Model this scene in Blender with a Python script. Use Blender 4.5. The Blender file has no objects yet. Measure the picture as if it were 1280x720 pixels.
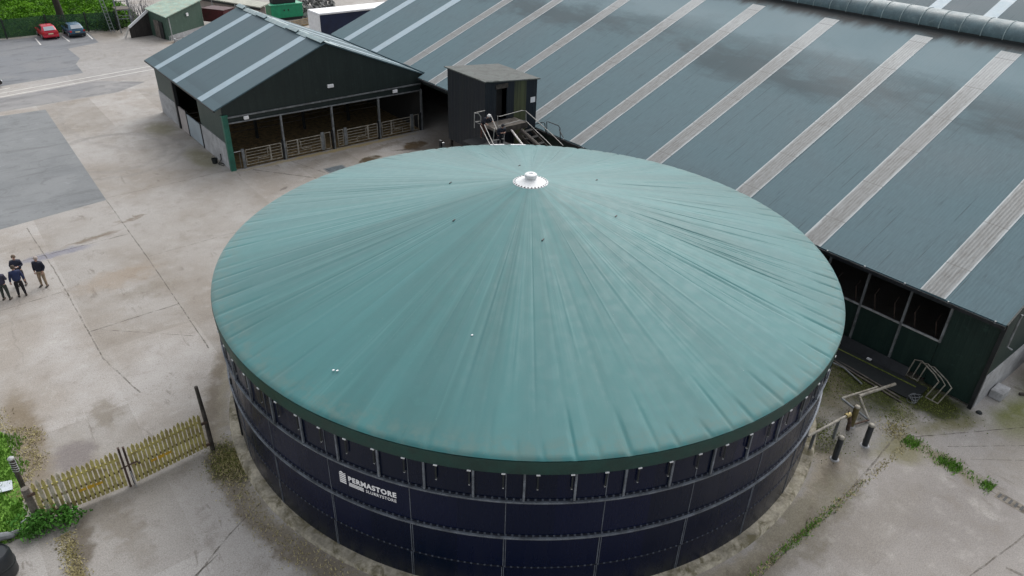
import bpy, bmesh, math, random
from mathutils import Vector, Matrix, noise as mnoise
R_ = math.radians
random.seed(7)
C = bpy.context.scene
col = C.collection

# ------------------------------------------------------------------ camera, sky, sun, exposure
CAM = Vector((-15.13, -50.43, 20.085)); FPX = 909.68
AX = Vector((0.78426, -0.61988, 0.02625)).normalized()
AZ = Vector((-0.54238, -0.66443, 0.51415)).normalized()
AY = AZ.cross(AX).normalized()
cd = bpy.data.cameras.new('camera'); cam = bpy.data.objects.new('camera', cd); col.objects.link(cam)
cam.matrix_world = Matrix(((AX.x, AY.x, AZ.x, CAM.x), (AX.y, AY.y, AZ.y, CAM.y), (AX.z, AY.z, AZ.z, CAM.z), (0, 0, 0, 1)))
cd.sensor_width = 36; cd.lens = 36 * FPX / 1280; cd.clip_start = .1; cd.clip_end = 2000
C.camera = cam

SUN_EL, SUN_AZ = 48, 60          # azimuth clockwise from +y
w = bpy.data.worlds.new('World'); C.world = w; w.use_nodes = True
wt = w.node_tree; bg = wt.nodes['Background']
sky = wt.nodes.new('ShaderNodeTexSky'); sky.sky_type = 'NISHITA'; sky.sun_disc = False
sky.sun_elevation = R_(SUN_EL); sky.sun_rotation = R_(SUN_AZ); sky.dust_density = 4; sky.air_density = 1.0
hs = wt.nodes.new('ShaderNodeHueSaturation'); hs.inputs['Saturation'].default_value = .22
wt.links.new(sky.outputs[0], hs.inputs['Color']); wt.links.new(hs.outputs[0], bg.inputs[0])
bg.inputs[1].default_value = .15
sl = bpy.data.lights.new('sun', 'SUN'); sl.energy = .55; sl.angle = R_(100); sl.color = (1, .97, .93)
so = bpy.data.objects.new('sun', sl); col.objects.link(so)
sd = Vector((math.sin(R_(SUN_AZ)) * math.cos(R_(SUN_EL)), math.cos(R_(SUN_AZ)) * math.cos(R_(SUN_EL)), math.sin(R_(SUN_EL))))
so.rotation_euler = (-sd).to_track_quat('-Z', 'Y').to_euler(); so.location = (0, 0, 60)
vs = C.view_settings; vs.view_transform = 'Standard'; vs.look = 'None'; vs.gamma = 1; vs.use_curve_mapping = False
vs.exposure = 0.59
C.cycles.max_bounces = 6; C.cycles.transparent_max_bounces = 12; C.cycles.use_denoising = True

# ------------------------------------------------------------------ helpers
def at(px, py, z=0):
    d = AX * ((px - 640) / FPX) - AY * ((py - 360) / FPX) - AZ
    return CAM + d * ((z - CAM.z) / d.z)
def atv(px, py, v):
    d = AX * ((px - 640) / FPX) - AY * ((py - 360) / FPX) - AZ
    return CAM + d * ((v - CAM.y) / d.y)
def S(r, g, b):
    f = lambda c: (c / 255 / 12.92) if c < 10.3 else ((c / 255 + .055) / 1.055) ** 2.4
    return (f(r), f(g), f(b), 1)

class NT:
    def __init__(s, name):
        s.m = bpy.data.materials.new(name); s.m.use_nodes = True; s.t = s.m.node_tree
        s.b = s.t.nodes['Principled BSDF']; s.out = s.t.nodes['Material Output']
    def n(s, typ, **kw):
        nd = s.t.nodes.new(typ)
        for k, v in kw.items():
            if k.startswith('i_'):
                key = k[2:]; key = int(key) if key.isdigit() else key
                s.put(nd.inputs[key], v)
            else: setattr(nd, k, v)
        return nd
    def put(s, sock, v):
        if isinstance(v, bpy.types.NodeSocket): s.t.links.new(v, sock)
        else: sock.default_value = v
    def pos(s): return s.n('ShaderNodeNewGeometry').outputs['Position']
    def obj(s): return s.n('ShaderNodeTexCoord').outputs['Object']
    def scale(s, v, sc): 
        m = s.n('ShaderNodeVectorMath', operation='MULTIPLY'); s.put(m.inputs[0], v); s.put(m.inputs[1], sc); return m.outputs[0]
    def noise(s, v, sc, det=4, rough=.55, dist=0):
        return s.n('ShaderNodeTexNoise', i_Vector=v, i_Scale=sc, i_Detail=det, i_Roughness=rough, i_Distortion=dist).outputs['Fac']
    def rng(s, v, a, b, c=0., d=1., smooth=True):
        m = s.n('ShaderNodeMapRange'); m.interpolation_type = 'SMOOTHSTEP' if smooth else 'LINEAR'
        s.put(m.inputs[0], v)
        for i, x in enumerate((a, b, c, d)): s.put(m.inputs[i + 1], x)
        return m.outputs[0]
    def math(s, op, a, b=0.):
        m = s.n('ShaderNodeMath', operation=op); s.put(m.inputs[0], a); s.put(m.inputs[1], b); return m.outputs[0]
    def mix(s, f, a, b, blend='MIX'):
        m = s.n('ShaderNodeMix', data_type='RGBA', blend_type=blend); s.put(m.inputs[0], f); s.put(m.inputs[6], a); s.put(m.inputs[7], b); return m.outputs[2]
    def bump(s, h, strength=.3, dist=.02):
        b = s.n('ShaderNodeBump', i_Strength=strength, i_Distance=dist, i_Height=h); s.t.links.new(b.outputs[0], s.b.inputs['Normal'])
    def fin(s, colr, rough=.6, metal=0., spec=None):
        s.put(s.b.inputs['Base Color'], colr); s.put(s.b.inputs['Roughness'], rough); s.put(s.b.inputs['Metallic'], metal)
        if spec is not None: s.b.inputs['Specular IOR Level'].default_value = spec
        return s.m
def k(c, f): return (c[0] * f, c[1] * f, c[2] * f, 1)
def mat(name, c, rough=.6, metal=0., var=.25, sc=2.0, bump=0., c2=None, thr=(.5, .75), spec=None, sc2=None):
    t = NT(name); p = t.pos()
    n1 = t.noise(p, sc, 6, .6); n2 = t.noise(p, sc * 9, 3, .6)
    f = t.rng(n1, .3, .7, 1 - var, 1 + var); f2 = t.rng(n2, .3, .7, 1 - var * .5, 1 + var * .5)
    ff = t.math('MULTIPLY', f, f2)
    cc = t.n('ShaderNodeVectorMath', operation='SCALE'); cc.inputs[0].default_value = c[:3]; t.put(cc.inputs['Scale'], ff)
    o = cc.outputs[0]
    if c2 is not None:
        n3 = t.noise(p, sc2 or sc * 1.7, 6, .65, .5); o = t.mix(t.rng(n3, *thr), o, c2)
    if bump: t.bump(n2, bump, .02)
    return t.fin(o, t.rng(n1, .3, .7, rough * .85, min(1, rough * 1.15)), metal, spec)

class MB:
    """collects shapes and links them as one mesh object"""
    def __init__(s): s.v = []; s.f = []; s.mi = []; s.cur = 0
    def add(s, vs_, fs):
        o = len(s.v); s.v += [Vector(x) for x in vs_]
        for f in fs: s.f.append([o + i for i in f]); s.mi.append(s.cur)
        return s
    def box(s, x0, x1, y0, y1, z0, z1):
        return s.add([(x0, y0, z0), (x1, y0, z0), (x1, y1, z0), (x0, y1, z0), (x0, y0, z1), (x1, y0, z1), (x1, y1, z1), (x0, y1, z1)],
                     [(0, 3, 2, 1), (4, 5, 6, 7), (0, 1, 5, 4), (1, 2, 6, 5), (2, 3, 7, 6), (3, 0, 4, 7)])
    def obox(s, c, ax, ay, az, hx, hy, hz):
        c = Vector(c); ax = Vector(ax).normalized() * hx; ay = Vector(ay).normalized() * hy; az = Vector(az).normalized() * hz
        vs_ = [c - ax - ay - az, c + ax - ay - az, c + ax + ay - az, c - ax + ay - az, c - ax - ay + az, c + ax - ay + az, c + ax + ay + az, c - ax + ay + az]
        return s.add(vs_, [(0, 3, 2, 1), (4, 5, 6, 7), (0, 1, 5, 4), (1, 2, 6, 5), (2, 3, 7, 6), (3, 0, 4, 7)])
    def bar(s, p, q, wd, ht, up=(0, 0, 1)):
        p, q = Vector(p), Vector(q); d = (q - p); L = d.length; d.normalize(); up = Vector(up)
        if abs(d.dot(up)) > .95: up = Vector((1, 0, 0))
        a = d.cross(up).normalized(); b = a.cross(d).normalized()
        return s.obox((p + q) / 2, d, a, b, L / 2, wd / 2, ht / 2)
    def prism(s, poly, d):
        """poly: planar 3-D loop, d: thickness vector"""
        n = len(poly); p = [Vector(x) for x in poly]; d = Vector(d)
        return s.add(p + [x + d for x in p], [tuple(range(n))[::-1], tuple(range(n, 2 * n))] + [(i, (i + 1) % n, n + (i + 1) % n, n + i) for i in range(n)])
    def sheet(s, poly): return s.add(poly, [tuple(range(len(poly)))])
    def tube(s, pts, r, n=8, cap=True):
        pts = [Vector(p) for p in pts]; m = len(pts); rr = r if isinstance(r, (list, tuple)) else [r] * m
        o = len(s.v); ref = None
        for i, p in enumerate(pts):
            t = (pts[min(i + 1, m - 1)] - pts[max(i - 1, 0)]).normalized()
            if ref is None: ref = Vector((0, 0, 1)) if abs(t.z) < .9 else Vector((1, 0, 0))
            a = t.cross(ref).normalized(); b = t.cross(a).normalized(); ref = a.cross(t) if abs(a.cross(t).dot(t)) < .5 else ref
            for j in range(n):
                an = 2 * math.pi * j / n; s.v.append(p + (a * math.cos(an) + b * math.sin(an)) * rr[i])
        for i in range(m - 1):
            for j in range(n):
                s.f.append([o + i * n + j, o + i * n + (j + 1) % n, o + (i + 1) * n + (j + 1) % n, o + (i + 1) * n + j]); s.mi.append(s.cur)
        if cap:
            s.f.append([o + j for j in range(n)][::-1]); s.mi.append(s.cur); s.f.append([o + (m - 1) * n + j for j in range(n)]); s.mi.append(s.cur)
        return s
    def lathe(s, c, prof, n=32, a0=0, a1=2 * math.pi):
        c = Vector(c); full = abs(a1 - a0 - 2 * math.pi) < 1e-6; cols = n if full else n + 1; o = len(s.v); m = len(prof)
        for i in range(cols):
            a = a0 + (a1 - a0) * i / n
            for r, z in prof: s.v.append(c + Vector((r * math.cos(a), r * math.sin(a), z)))
        for i in range(n):
            for j in range(m - 1):
                i2 = (i + 1) % cols; s.f.append([o + i * m + j, o + i2 * m + j, o + i2 * m + j + 1, o + i * m + j + 1]); s.mi.append(s.cur)
        return s
    def build(s, name, m, parent=None, smooth=False, bevel=0, loc=None, world=True):
        off = Vector((0, 0, 0))
        if parent is not None and world: off = WLOC.get(parent.name, Vector((0, 0, 0)))
        if loc is not None: off = off + (Vector(loc) - off)
        me = bpy.data.meshes.new(name); me.from_pydata([tuple(v - off) for v in s.v], [], s.f)
        ms = m if isinstance(m, (list, tuple)) else [m]
        for x in ms: me.materials.append(x)
        if len(ms) > 1:
            for p, i in zip(me.polygons, s.mi): p.material_index = i
        bm = bmesh.new(); bm.from_mesh(me); bmesh.ops.recalc_face_normals(bm, faces=bm.faces) if not getattr(s, 'keep', False) else None
        if bevel: bmesh.ops.bevel(bm, geom=list(bm.edges), offset=bevel, segments=1, affect='EDGES', clamp_overlap=True)
        bm.to_mesh(me); bm.free()
        if smooth:
            for p in me.polygons: p.use_smooth = True
            try: me.set_sharp_from_angle(angle=R_(40))
            except Exception: pass
        o = bpy.data.objects.new(name, me); col.objects.link(o)
        if parent is not None:
            o.parent = parent
            if loc is not None: o.location = Vector(loc) - WLOC.get(parent.name, Vector((0, 0, 0)))
        elif loc is not None: o.location = loc
        WLOC[o.name] = off
        return o
WLOC = {}
def thing(name, label, cat, loc=(0, 0, 0), rz=0, group=None, local=False):
    o = bpy.data.objects.new(name, None); col.objects.link(o); o.location = loc; o.rotation_euler = (0, 0, rz)
    o['label'] = label; o['category'] = cat
    if group: o['group'] = group
    WLOC[o.name] = Vector((0, 0, 0)) if local else Vector(loc)
    return o
def tag(o, label, cat, group=None):
    o['label'] = label; o['category'] = cat
    if group: o['group'] = group
    return o
def struct(o): o['kind'] = 'structure'; return o
def stuff(o, label, cat): o['kind'] = 'stuff'; o['label'] = label; o['category'] = cat; return o
def copy_tree(o, parent=None):
    c = o.copy(); col.objects.link(c)
    if parent is not None: c.parent = parent
    for ch in list(o.children): copy_tree(ch, c)
    return c

# ------------------------------------------------------------------ materials
CONC = (.365, .352, .338, 1)
def ground_mat():
    t = NT('yard_concrete'); p = t.pos()
    big = t.noise(p, .16, 5, .6, .4); mid = t.noise(p, 1.1, 7, .65, .3); fine = t.noise(p, 9, 6, .7); grit = t.noise(p, 55, 2, .5)
    c = t.mix(t.rng(big, .35, .68), k(CONC, 1.06), (.295, .268, .238, 1))
    nv = t.n('ShaderNodeTexNoise', i_Vector=p, i_Scale=1.3, i_Detail=6, i_Roughness=.65).outputs['Color']
    nvc = t.n('ShaderNodeVectorMath', operation='SUBTRACT', i_0=nv); nvc.inputs[1].default_value = (.5, .5, .5)
    def warp(a): return t.n('ShaderNodeVectorMath', operation='ADD', i_0=p, i_1=t.scale(nvc.outputs[0], (a, a, 0))).outputs[0]
    w1, w2 = warp(1.1), warp(2.4)
    def blob(x, y, rx, ry, rot, colr, st, wv=None, edge=.35, ring=None):
        nonlocal c
        m = t.n('ShaderNodeMapping', vector_type='TEXTURE', i_Vector=wv or w1, i_Location=(x, y, 0), i_Rotation=(0, 0, R_(rot)), i_Scale=(rx, ry, 1e4))
        L = t.n('ShaderNodeVectorMath', operation='LENGTH', i_0=m.outputs[0]).outputs['Value']
        if ring: f = t.rng(t.math('ABSOLUTE', t.math('SUBTRACT', L, 1.)), ring, ring * .2, 0, st)
        else: f = t.rng(L, 1.15, edge, 0, st)
        f = t.math('MULTIPLY', f, t.rng(mid, .3, .5, .6, 1.))
        c = t.mix(f, c, colr)
    blob(-12.4, -34, 5.5, 7.5, 0, (.43, .415, .40, 1), .85, w2, .6); blob(7, -50, 15, 9.5, 0, (.30, .285, .275, 1), .8, w2, .6); blob(9.5, -46.5, 3.4, 2.4, -10, (.225, .21, .2, 1), .6, w2); blob(-1, 38, 9, 12, 0, (.33, .325, .325, 1), .8, w2, .6)
    c = t.mix(t.rng(mid, .52, .74, 0, .5), c, (.23, .205, .18, 1))
    c = t.mix(t.rng(mid, .46, .28, 0, .4), c, (.44, .43, .41, 1))
    brk = t.n('ShaderNodeTexBrick', i_Vector=t.n('ShaderNodeVectorMath', operation='ADD', i_0=p, i_1=(.05, .3, 0)).outputs[0], i_Scale=1.0, offset=.5)
    for kk, vv2 in (('Brick Width', 9.3), ('Row Height', 4.2), ('Mortar Size', .0), ('Color1', (.86, .85, .83, 1)), ('Color2', (1.06, 1.06, 1.06, 1)), ('Mortar', (1, 1, 1, 1))): brk.inputs[kk].default_value = vv2
    rot = t.n('ShaderNodeMapping', i_Vector=p, i_Rotation=(0, 0, R_(90)), i_Location=(.8, 8.5, 0)); t.put(brk.inputs['Vector'], rot.outputs[0])
    c = t.mix(1., c, brk.outputs['Color'], 'MULTIPLY')
    # dabs of dried mud, stretched along the traffic direction
    st = t.noise(t.scale(p, (2.2, .7, 1)), 1.0, 5, .7, .6)
    c = t.mix(t.math('MULTIPLY', t.rng(st, .56, .68, 0, .75), t.rng(t.noise(p, .23, 3, .6), .5, .64)), c, (.16, .14, .12, 1))
    c = t.mix(t.math('MULTIPLY', t.rng(fine, .48, .68, 0, .75), t.rng(t.noise(p, .7, 3, .6), .38, .62, .25, 1)), c, (.17, .155, .135, 1)); c = t.mix(t.rng(fine, .45, .3, 0, .35), c, (.42, .405, .38, 1))
    c = t.mix(t.rng(t.noise(p, 26, 3, .6), .56, .72, 0, .45), c, (.13, .12, .11, 1))
    vor = t.n('ShaderNodeTexVoronoi', feature='DISTANCE_TO_EDGE', i_Scale=.22, i_Vector=t.n('ShaderNodeVectorMath', operation='ADD', i_0=p, i_1=t.scale(t.n('ShaderNodeTexNoise', i_Vector=p, i_Scale=.9, i_Detail=5).outputs['Color'], (.9, .9, 0))).outputs[0]).outputs['Distance']
    c = t.mix(t.math('MULTIPLY', t.rng(vor, .004, .0, 0, .28), t.rng(big, .52, .62)), c, (.10, .09, .08, 1))
    ALG = (.16, .15, .075, 1); MUD = (.13, .095, .06, 1); MOSS = (.046, .055, .014, 1); DIRT = (.17, .145, .11, 1)
    blob(-1.0, 3.6, 1.1, 3.2, 0, ALG, .65); blob(-1.5, 12.0, 1.5, 2.4, 0, ALG, .6)
    blob(8, -.35, 8.5, .35, 0, (.34, .26, .11, 1), .75)
    blob(13.4, -2.75, 1.2, .75, 10, (.09, .055, .02, 1), 1., w1, .75); blob(12.6, -3.3, 1.6, .2, -20, (.06, .045, .03, 1), .8)
    blob(9.0, -3.5, 1.2, .5, 20, (.08, .06, .035, 1), 1., w1, .75); blob(2.6, -6.5, .9, .25, -20, (.24, .19, .08, 1), .8); blob(1.6, -5.0, .5, .22, 30, (.12, .10, .09, 1), .7)
    blob(11.5, -1.6, 2.5, .35, 6, MUD, .45, w2); blob(6, -1.8, 4, .8, 6, DIRT, .35, w2)
    blob(14.5, -5.5, 3.2, 4.5, 0, (.09, .075, .06, 1), .7)
    blob(-12.6, -6.55, 2.2, .5, 0, (.2, .2, .235, 1), .9, w1, .5); blob(-10.4, -5.6, 1.8, .28, 12, MUD, .7); blob(-8.0, -4.2, 1.3, .22, 10, MUD, .6, w2)
    blob(-10.4, -11.3, 2.4, 1.2, 10, (.25, .19, .13, 1), .5, w2); blob(-9.6, -13.5, 2.2, .9, 0, DIRT, .45, w2)
    blob(-15.1, -24.4, .85, .9, 0, (.19, .17, .165, 1), .85, w1, .6); blob(-13.6, -22.6, .7, 1.3, 0, DIRT, .6, w2); blob(-12.2, -16.5, 1.6, 4.2, 0, (.24, .21, .175, 1), .5, w2)
    blob(-6, 8, 4.8, 4.8, 0, (.20, .19, .18, 1), .32, w1, ring=.07); blob(-6, 8.6, 3.6, 4.2, 0, (.20, .19, .18, 1), .3, w1, ring=.09)
    blob(-3, 17, 4.6, 9, 0, (.21, .2, .19, 1), .25, w1, ring=.06)
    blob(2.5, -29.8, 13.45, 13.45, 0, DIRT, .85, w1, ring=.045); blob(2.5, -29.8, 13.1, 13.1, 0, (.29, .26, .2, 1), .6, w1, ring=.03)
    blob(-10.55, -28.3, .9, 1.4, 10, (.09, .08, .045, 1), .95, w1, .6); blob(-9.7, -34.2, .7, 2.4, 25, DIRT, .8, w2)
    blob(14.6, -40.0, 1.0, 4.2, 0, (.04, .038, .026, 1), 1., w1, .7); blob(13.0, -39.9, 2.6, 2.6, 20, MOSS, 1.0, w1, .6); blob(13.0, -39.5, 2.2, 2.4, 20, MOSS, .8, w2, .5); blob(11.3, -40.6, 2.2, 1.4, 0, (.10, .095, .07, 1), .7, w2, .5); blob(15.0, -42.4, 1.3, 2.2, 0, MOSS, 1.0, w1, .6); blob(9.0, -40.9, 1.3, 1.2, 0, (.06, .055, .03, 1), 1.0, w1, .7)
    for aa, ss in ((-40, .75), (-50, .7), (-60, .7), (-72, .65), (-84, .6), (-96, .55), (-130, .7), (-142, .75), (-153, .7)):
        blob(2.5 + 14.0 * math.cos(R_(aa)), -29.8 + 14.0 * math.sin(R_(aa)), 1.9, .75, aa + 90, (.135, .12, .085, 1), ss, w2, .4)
    blob(13.0, -42.4, .9, .7, 0, ALG, .6, w2); blob(10.8, -42.9, 1.6, .5, 0, ALG, .8); blob(13.9, -43.9, 2.2, .5, -25, ALG, .75); blob(11.6, -44.6, .5, 2.2, 0, (.15, .13, .07, 1), .7)
    blob(17.0, -45.7, 2.2, 1.4, 0, (.14, .155, .045, 1), .95); blob(20.0, -46.2, 2.6, 1.8, 0, (.14, .16, .05, 1), .9); blob(10.9, -43.6, 1.0, .9, 0, ALG, .75); blob(5, -42.9, 4.5, .5, 0, (.2, .185, .14, 1), .7, w2); blob(15.0, -46.5, 2.6, 1.8, 0, (.27, .245, .21, 1), .5, w2)
    blob(10.6, -41.6, 2.4, 1.5, 0, (.23, .225, .215, 1), .75, w2); blob(6.5, -44.8, 3.8, 1.0, 0, (.22, .2, .175, 1), .4, w2)
    blob(-16.35, -22.2, .75, 4.4, 0, (.18, .145, .10, 1), .9); blob(-15.9, -29.3, .45, 2.2, -18, (.13, .11, .085, 1), .85)
    blob(-14.6, -28.9, .6, 2.6, 10, DIRT, .45, w2); blob(9.2, 42.2, 2.2, 1.1, 0, (.24, .19, .14, 1), .6); blob(4, 50.5, 1.5, 3, 0, (.2, .17, .13, 1), .5)
    tx = t.math('MULTIPLY', t.rng(fine, .3, .7, .84, 1.12), t.rng(t.noise(p, 22, 3, .65), .35, .65, .86, 1.12))
    sc_ = t.n('ShaderNodeVectorMath', operation='SCALE', i_0=c); t.put(sc_.inputs['Scale'], tx); c = sc_.outputs[0]
    t.bump(t.math('ADD', t.math('MULTIPLY', fine, .7), t.math('MULTIPLY', grit, .4)), .35, .02)
    return t.fin(c, t.rng(mid, .3, .7, .72, .92), 0, .3)
def asphalt_mat(name, c, c2):
    t = NT(name); p = t.pos()
    big = t.noise(p, .25, 5, .6, .5); fine = t.noise(p, 6, 6, .7); st = t.noise(t.scale(p, (.5, 1.8, 1)), .5, 6, .65, .4)
    o = t.mix(t.rng(big, .35, .7), c, c2); o = t.mix(t.rng(st, .5, .66, 0, .65), o, k(c, .62)); pa = t.noise(p, .8, 6, .7, 1.2); o = t.mix(t.rng(pa, .56, .64, 0, .45), o, k(c, .6)); o = t.mix(t.rng(pa, .42, .3, 0, .4), o, k(c, 1.35)); o = t.mix(t.rng(fine, .5, .8, 0, .4), o, k(c, 1.5))
    o = t.mix(t.rng(t.noise(p, 70, 2, .5), .55, .75, 0, .3), o, k(c, .5))
    t.bump(fine, .3, .01); return t.fin(o, .85, 0, .3)
M = {}
M['yard'] = ground_mat()
M['asphalt'] = asphalt_mat('car_park_asphalt', (.175, .185, .2, 1), (.2, .205, .212, 1))
M['slab'] = asphalt_mat('dark_slab', (.205, .215, .22, 1), (.165, .175, .182, 1))
M['strip'] = asphalt_mat('road_strip', (.21, .21, .215, 1), (.27, .265, .26, 1))
M['field'] = mat('field_soil', (.035, .085, .012, 1), .95, 0, .5, .5, 0, (.02, .045, .008, 1), spec=.05)
M['joint'] = mat('joint_dirt', (.12, .105, .085, 1), .95, 0, .5, 2, 0, (.21, .19, .16, 1), (.42, .6))
def broken(m_):
    nt_ = m_.node_tree; b_ = nt_.nodes['Principled BSDF']; g_ = nt_.nodes.new('ShaderNodeNewGeometry'); n_ = nt_.nodes.new('ShaderNodeTexNoise'); n_.inputs['Scale'].default_value = 2.2; n_.inputs['Detail'].default_value = 6; n_.inputs['Roughness'].default_value = .7
    r_ = nt_.nodes.new('ShaderNodeMapRange'); nt_.links.new(g_.outputs['Position'], n_.inputs['Vector']); nt_.links.new(n_.outputs['Fac'], r_.inputs[0])
    for i_, x_ in enumerate((.40, .66, .04, .8)): r_.inputs[i_ + 1].default_value = x_
    nt_.links.new(r_.outputs[0], b_.inputs['Alpha'])
M['crack'] = M['joint'].copy(); M['crack'].name = 'broken_joint_dirt'; broken(M['crack'])
M['paint'] = mat('white_paint', (.62, .61, .58, 1), .7, 0, .15, 2, 0, (.4, .4, .4, 1), (.58, .75))
M['gate_galv'] = mat('weathered_gate_steel', (.29, .275, .235, 1), .6, .15, .35, 3, 0, (.17, .14, .10, 1), (.5, .7))
M['vent_white'] = mat('weathered_vent_white', (.66, .68, .69, 1), .5, 0, .15, 5)
M['galv'] = mat('galvanised_steel', (.40, .415, .42, 1), .45, .3, .25, 3)
M['galv_dull'] = mat('dull_steel', (.2, .215, .225, 1), .5, .4, .3, 3)
M['black_steel'] = mat('black_steel', (.018, .021, .024, 1), .5, .2, .3, 3)
M['dark'] = mat('dark_inside', (.02, .02, .02, 1), .9, 0, .3, 1)
M['concpanel'] = mat('panel_concrete', (.36, .365, .375, 1), .85, 0, .2, 1.2, .2, (.22, .22, .215, 1), (.5, .8))
M['plinth'] = mat('plinth_concrete', (.36, .33, .26, 1), .9, 0, .35, 1.1, .3, (.13, .115, .065, 1), (.46, .66))
M['white'] = mat('white_plastic', (.75, .76, .78, 1), .45, 0, .08, 3)
M['logo_white'] = mat('logo_white', (.9, .9, .92, 1), .5, 0, .05, 3)
M['greenpost'] = mat('green_post_paint', (.02, .12, .085, 1), .45, 0, .25, 2)
M['straw'] = mat('straw_bedding', (.2, .14, .065, 1), .95, 0, .5, 3, .5, (.085, .06, .03, 1))
M['rust'] = mat('rusty_iron', (.075, .05, .038, 1), .85, .1, .5, 4, 0, (.035, .03, .028, 1))
M['wood_dark'] = mat('weathered_timber', (.05, .043, .037, 1), .9, 0, .5, 3, .2, (.10, .09, .075, 1))
M['wood_grey'] = mat('grey_timber', (.13, .115, .10, 1), .9, 0, .4, 3, .2, (.12, .1, .08, 1))
M['rubber'] = mat('rubber', (.011, .015, .016, 1), .75, 0, .3, 4)
M['glass'] = mat('pale_window_glass', (.30, .34, .38, 1), .08, 0, .05, 2, spec=.8)
M['darkglass'] = mat('dark_window_glass', (.02, .024, .03, 1), .06, 0, .05, 2, spec=.8)

def clad_mat(name, c, c2, vertical=True, period=.2, rough=.5, axis='y', amt=.25):
    """box-profile sheeting: ribs along z, streaks running down"""
    t = NT(name); p = t.pos()
    st = t.noise(t.scale(p, (3.2, 3.2, .25)), 1.0, 6, .65); big = t.noise(p, .5, 4, .6)
    o = t.mix(t.rng(st, .35, .7), c, c2); o = t.mix(t.rng(big, .45, .75, 0, .35), o, k(c, .6)); mo = t.noise(p, 3.5, 6, .7); o = t.mix(t.rng(mo, .56, .7, 0, .42), o, k(c2, 2.0))
    sx = t.n('ShaderNodeSeparateXYZ', i_0=p); s_ = t.math('ADD', sx.outputs[0], sx.outputs[1])
    wv = t.math('SINE', t.math('MULTIPLY', s_, 2 * math.pi / period)); rib = t.rng(wv, .55, .95)
    t.bump(rib, amt, .03); return t.fin(o, rough, 0, .4)
M['clad_black'] = clad_mat('black_green_cladding', (.0125, .021, .02, 1), (.018, .028, .026, 1), amt=.12)
M['clad_green'] = clad_mat('dark_green_cladding', (.009, .026, .022, 1), (.014, .034, .028, 1), amt=.15)
M['clad_side'] = clad_mat('shed_side_cladding', (.035, .06, .053, 1), (.045, .07, .062, 1), amt=.3)
M['clad_hut'] = clad_mat('weathered_dark_cladding', (.007, .011, .018, 1), (.012, .016, .02, 1), period=.32, amt=.3)
M['clad_hutgreen'] = clad_mat('algae_stained_cladding', (.075, .085, .038, 1), (.022, .026, .02, 1), period=.32, amt=.3)
M['clad_shedgreen'] = clad_mat('faded_green_boards', (.05, .095, .072, 1), (.065, .11, .085, 1), amt=.2)
M['boards'] = clad_mat('black_boards', (.025, .022, .022, 1), (.04, .036, .034, 1), period=.25, amt=.5)

def roof_mat(name, c, c2, per=.15, streak=.5, blotch=.5, along=(.5, 7, 1), lap=1.9, bmp=.07):
    """profiled sheets running up the slope (x); lap lines every few metres"""
    t = NT(name); p = t.pos()
    big = t.noise(t.scale(p, (.12, .075, .1)), 1.0, 5, .6, .5); st = t.noise(t.scale(p, along), 1.0, 5, .6); fine = t.noise(t.scale(p, (2, 12, 2)), 1.0, 4, .6)
    o = t.mix(t.rng(big, .36, .64), c, c2); o = t.mix(t.rng(st, .58, .72, 0, streak), o, k(c, .55)); o = t.mix(t.rng(fine, .35, .8, 0, blotch), o, k(c2, 1.25))
    sx = t.n('ShaderNodeSeparateXYZ', i_0=p)
    fr = t.math('FRACT', t.math('DIVIDE', t.math('ADD', sx.outputs[1], t.math('MULTIPLY', st, .04)), 1.07))
    seam = t.math('MULTIPLY', t.rng(fr, .055, .0), t.rng(t.noise(t.scale(p, (.35, 3, 1)), 1.0, 3), .42, .62))
    o = t.mix(t.math('MULTIPLY', seam, .85), o, k(c, .35))
    fx = t.math('FRACT', t.math('DIVIDE', sx.outputs[0], lap)); o = t.mix(t.rng(fx, .02, .0, 0, .25), o, k(c, .5))
    wv = t.math('SINE', t.math('MULTIPLY', sx.outputs[1], 2 * math.pi / per))
    t.bump(wv, bmp, .02); return t.fin(o, t.rng(big, .3, .7, .6, .72), 0, .3), t
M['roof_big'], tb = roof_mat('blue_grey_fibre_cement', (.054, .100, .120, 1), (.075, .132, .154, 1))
# dark damp growth, pale washed band; vent shadow painted with stain at open ridge
def ridge_wash_shade():
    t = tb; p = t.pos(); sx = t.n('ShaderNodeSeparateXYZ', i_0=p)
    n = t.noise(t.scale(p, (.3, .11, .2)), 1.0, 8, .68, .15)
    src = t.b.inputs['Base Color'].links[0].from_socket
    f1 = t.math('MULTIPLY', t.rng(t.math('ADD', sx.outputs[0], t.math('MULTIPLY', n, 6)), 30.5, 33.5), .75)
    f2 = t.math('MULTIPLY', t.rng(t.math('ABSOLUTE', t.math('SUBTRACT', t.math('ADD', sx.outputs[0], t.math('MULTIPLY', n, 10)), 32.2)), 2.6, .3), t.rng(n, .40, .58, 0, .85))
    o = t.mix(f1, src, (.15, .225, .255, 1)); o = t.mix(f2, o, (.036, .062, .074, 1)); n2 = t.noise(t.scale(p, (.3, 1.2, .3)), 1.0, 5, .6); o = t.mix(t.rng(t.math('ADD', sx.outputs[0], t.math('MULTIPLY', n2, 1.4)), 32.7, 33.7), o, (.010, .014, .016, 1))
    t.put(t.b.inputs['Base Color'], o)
ridge_wash_shade()
M['roof_small'], _ = roof_mat('slate_blue_roof_sheet', (.060, .100, .120, 1), (.067, .112, .132, 1), .2, .12, .15, (.4, 2, 1), 50, .06)
M['roof_far'], _ = roof_mat('far_roof_sheet', (.062, .095, .115, 1), (.075, .115, .13, 1), .2, .2, .2)
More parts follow.
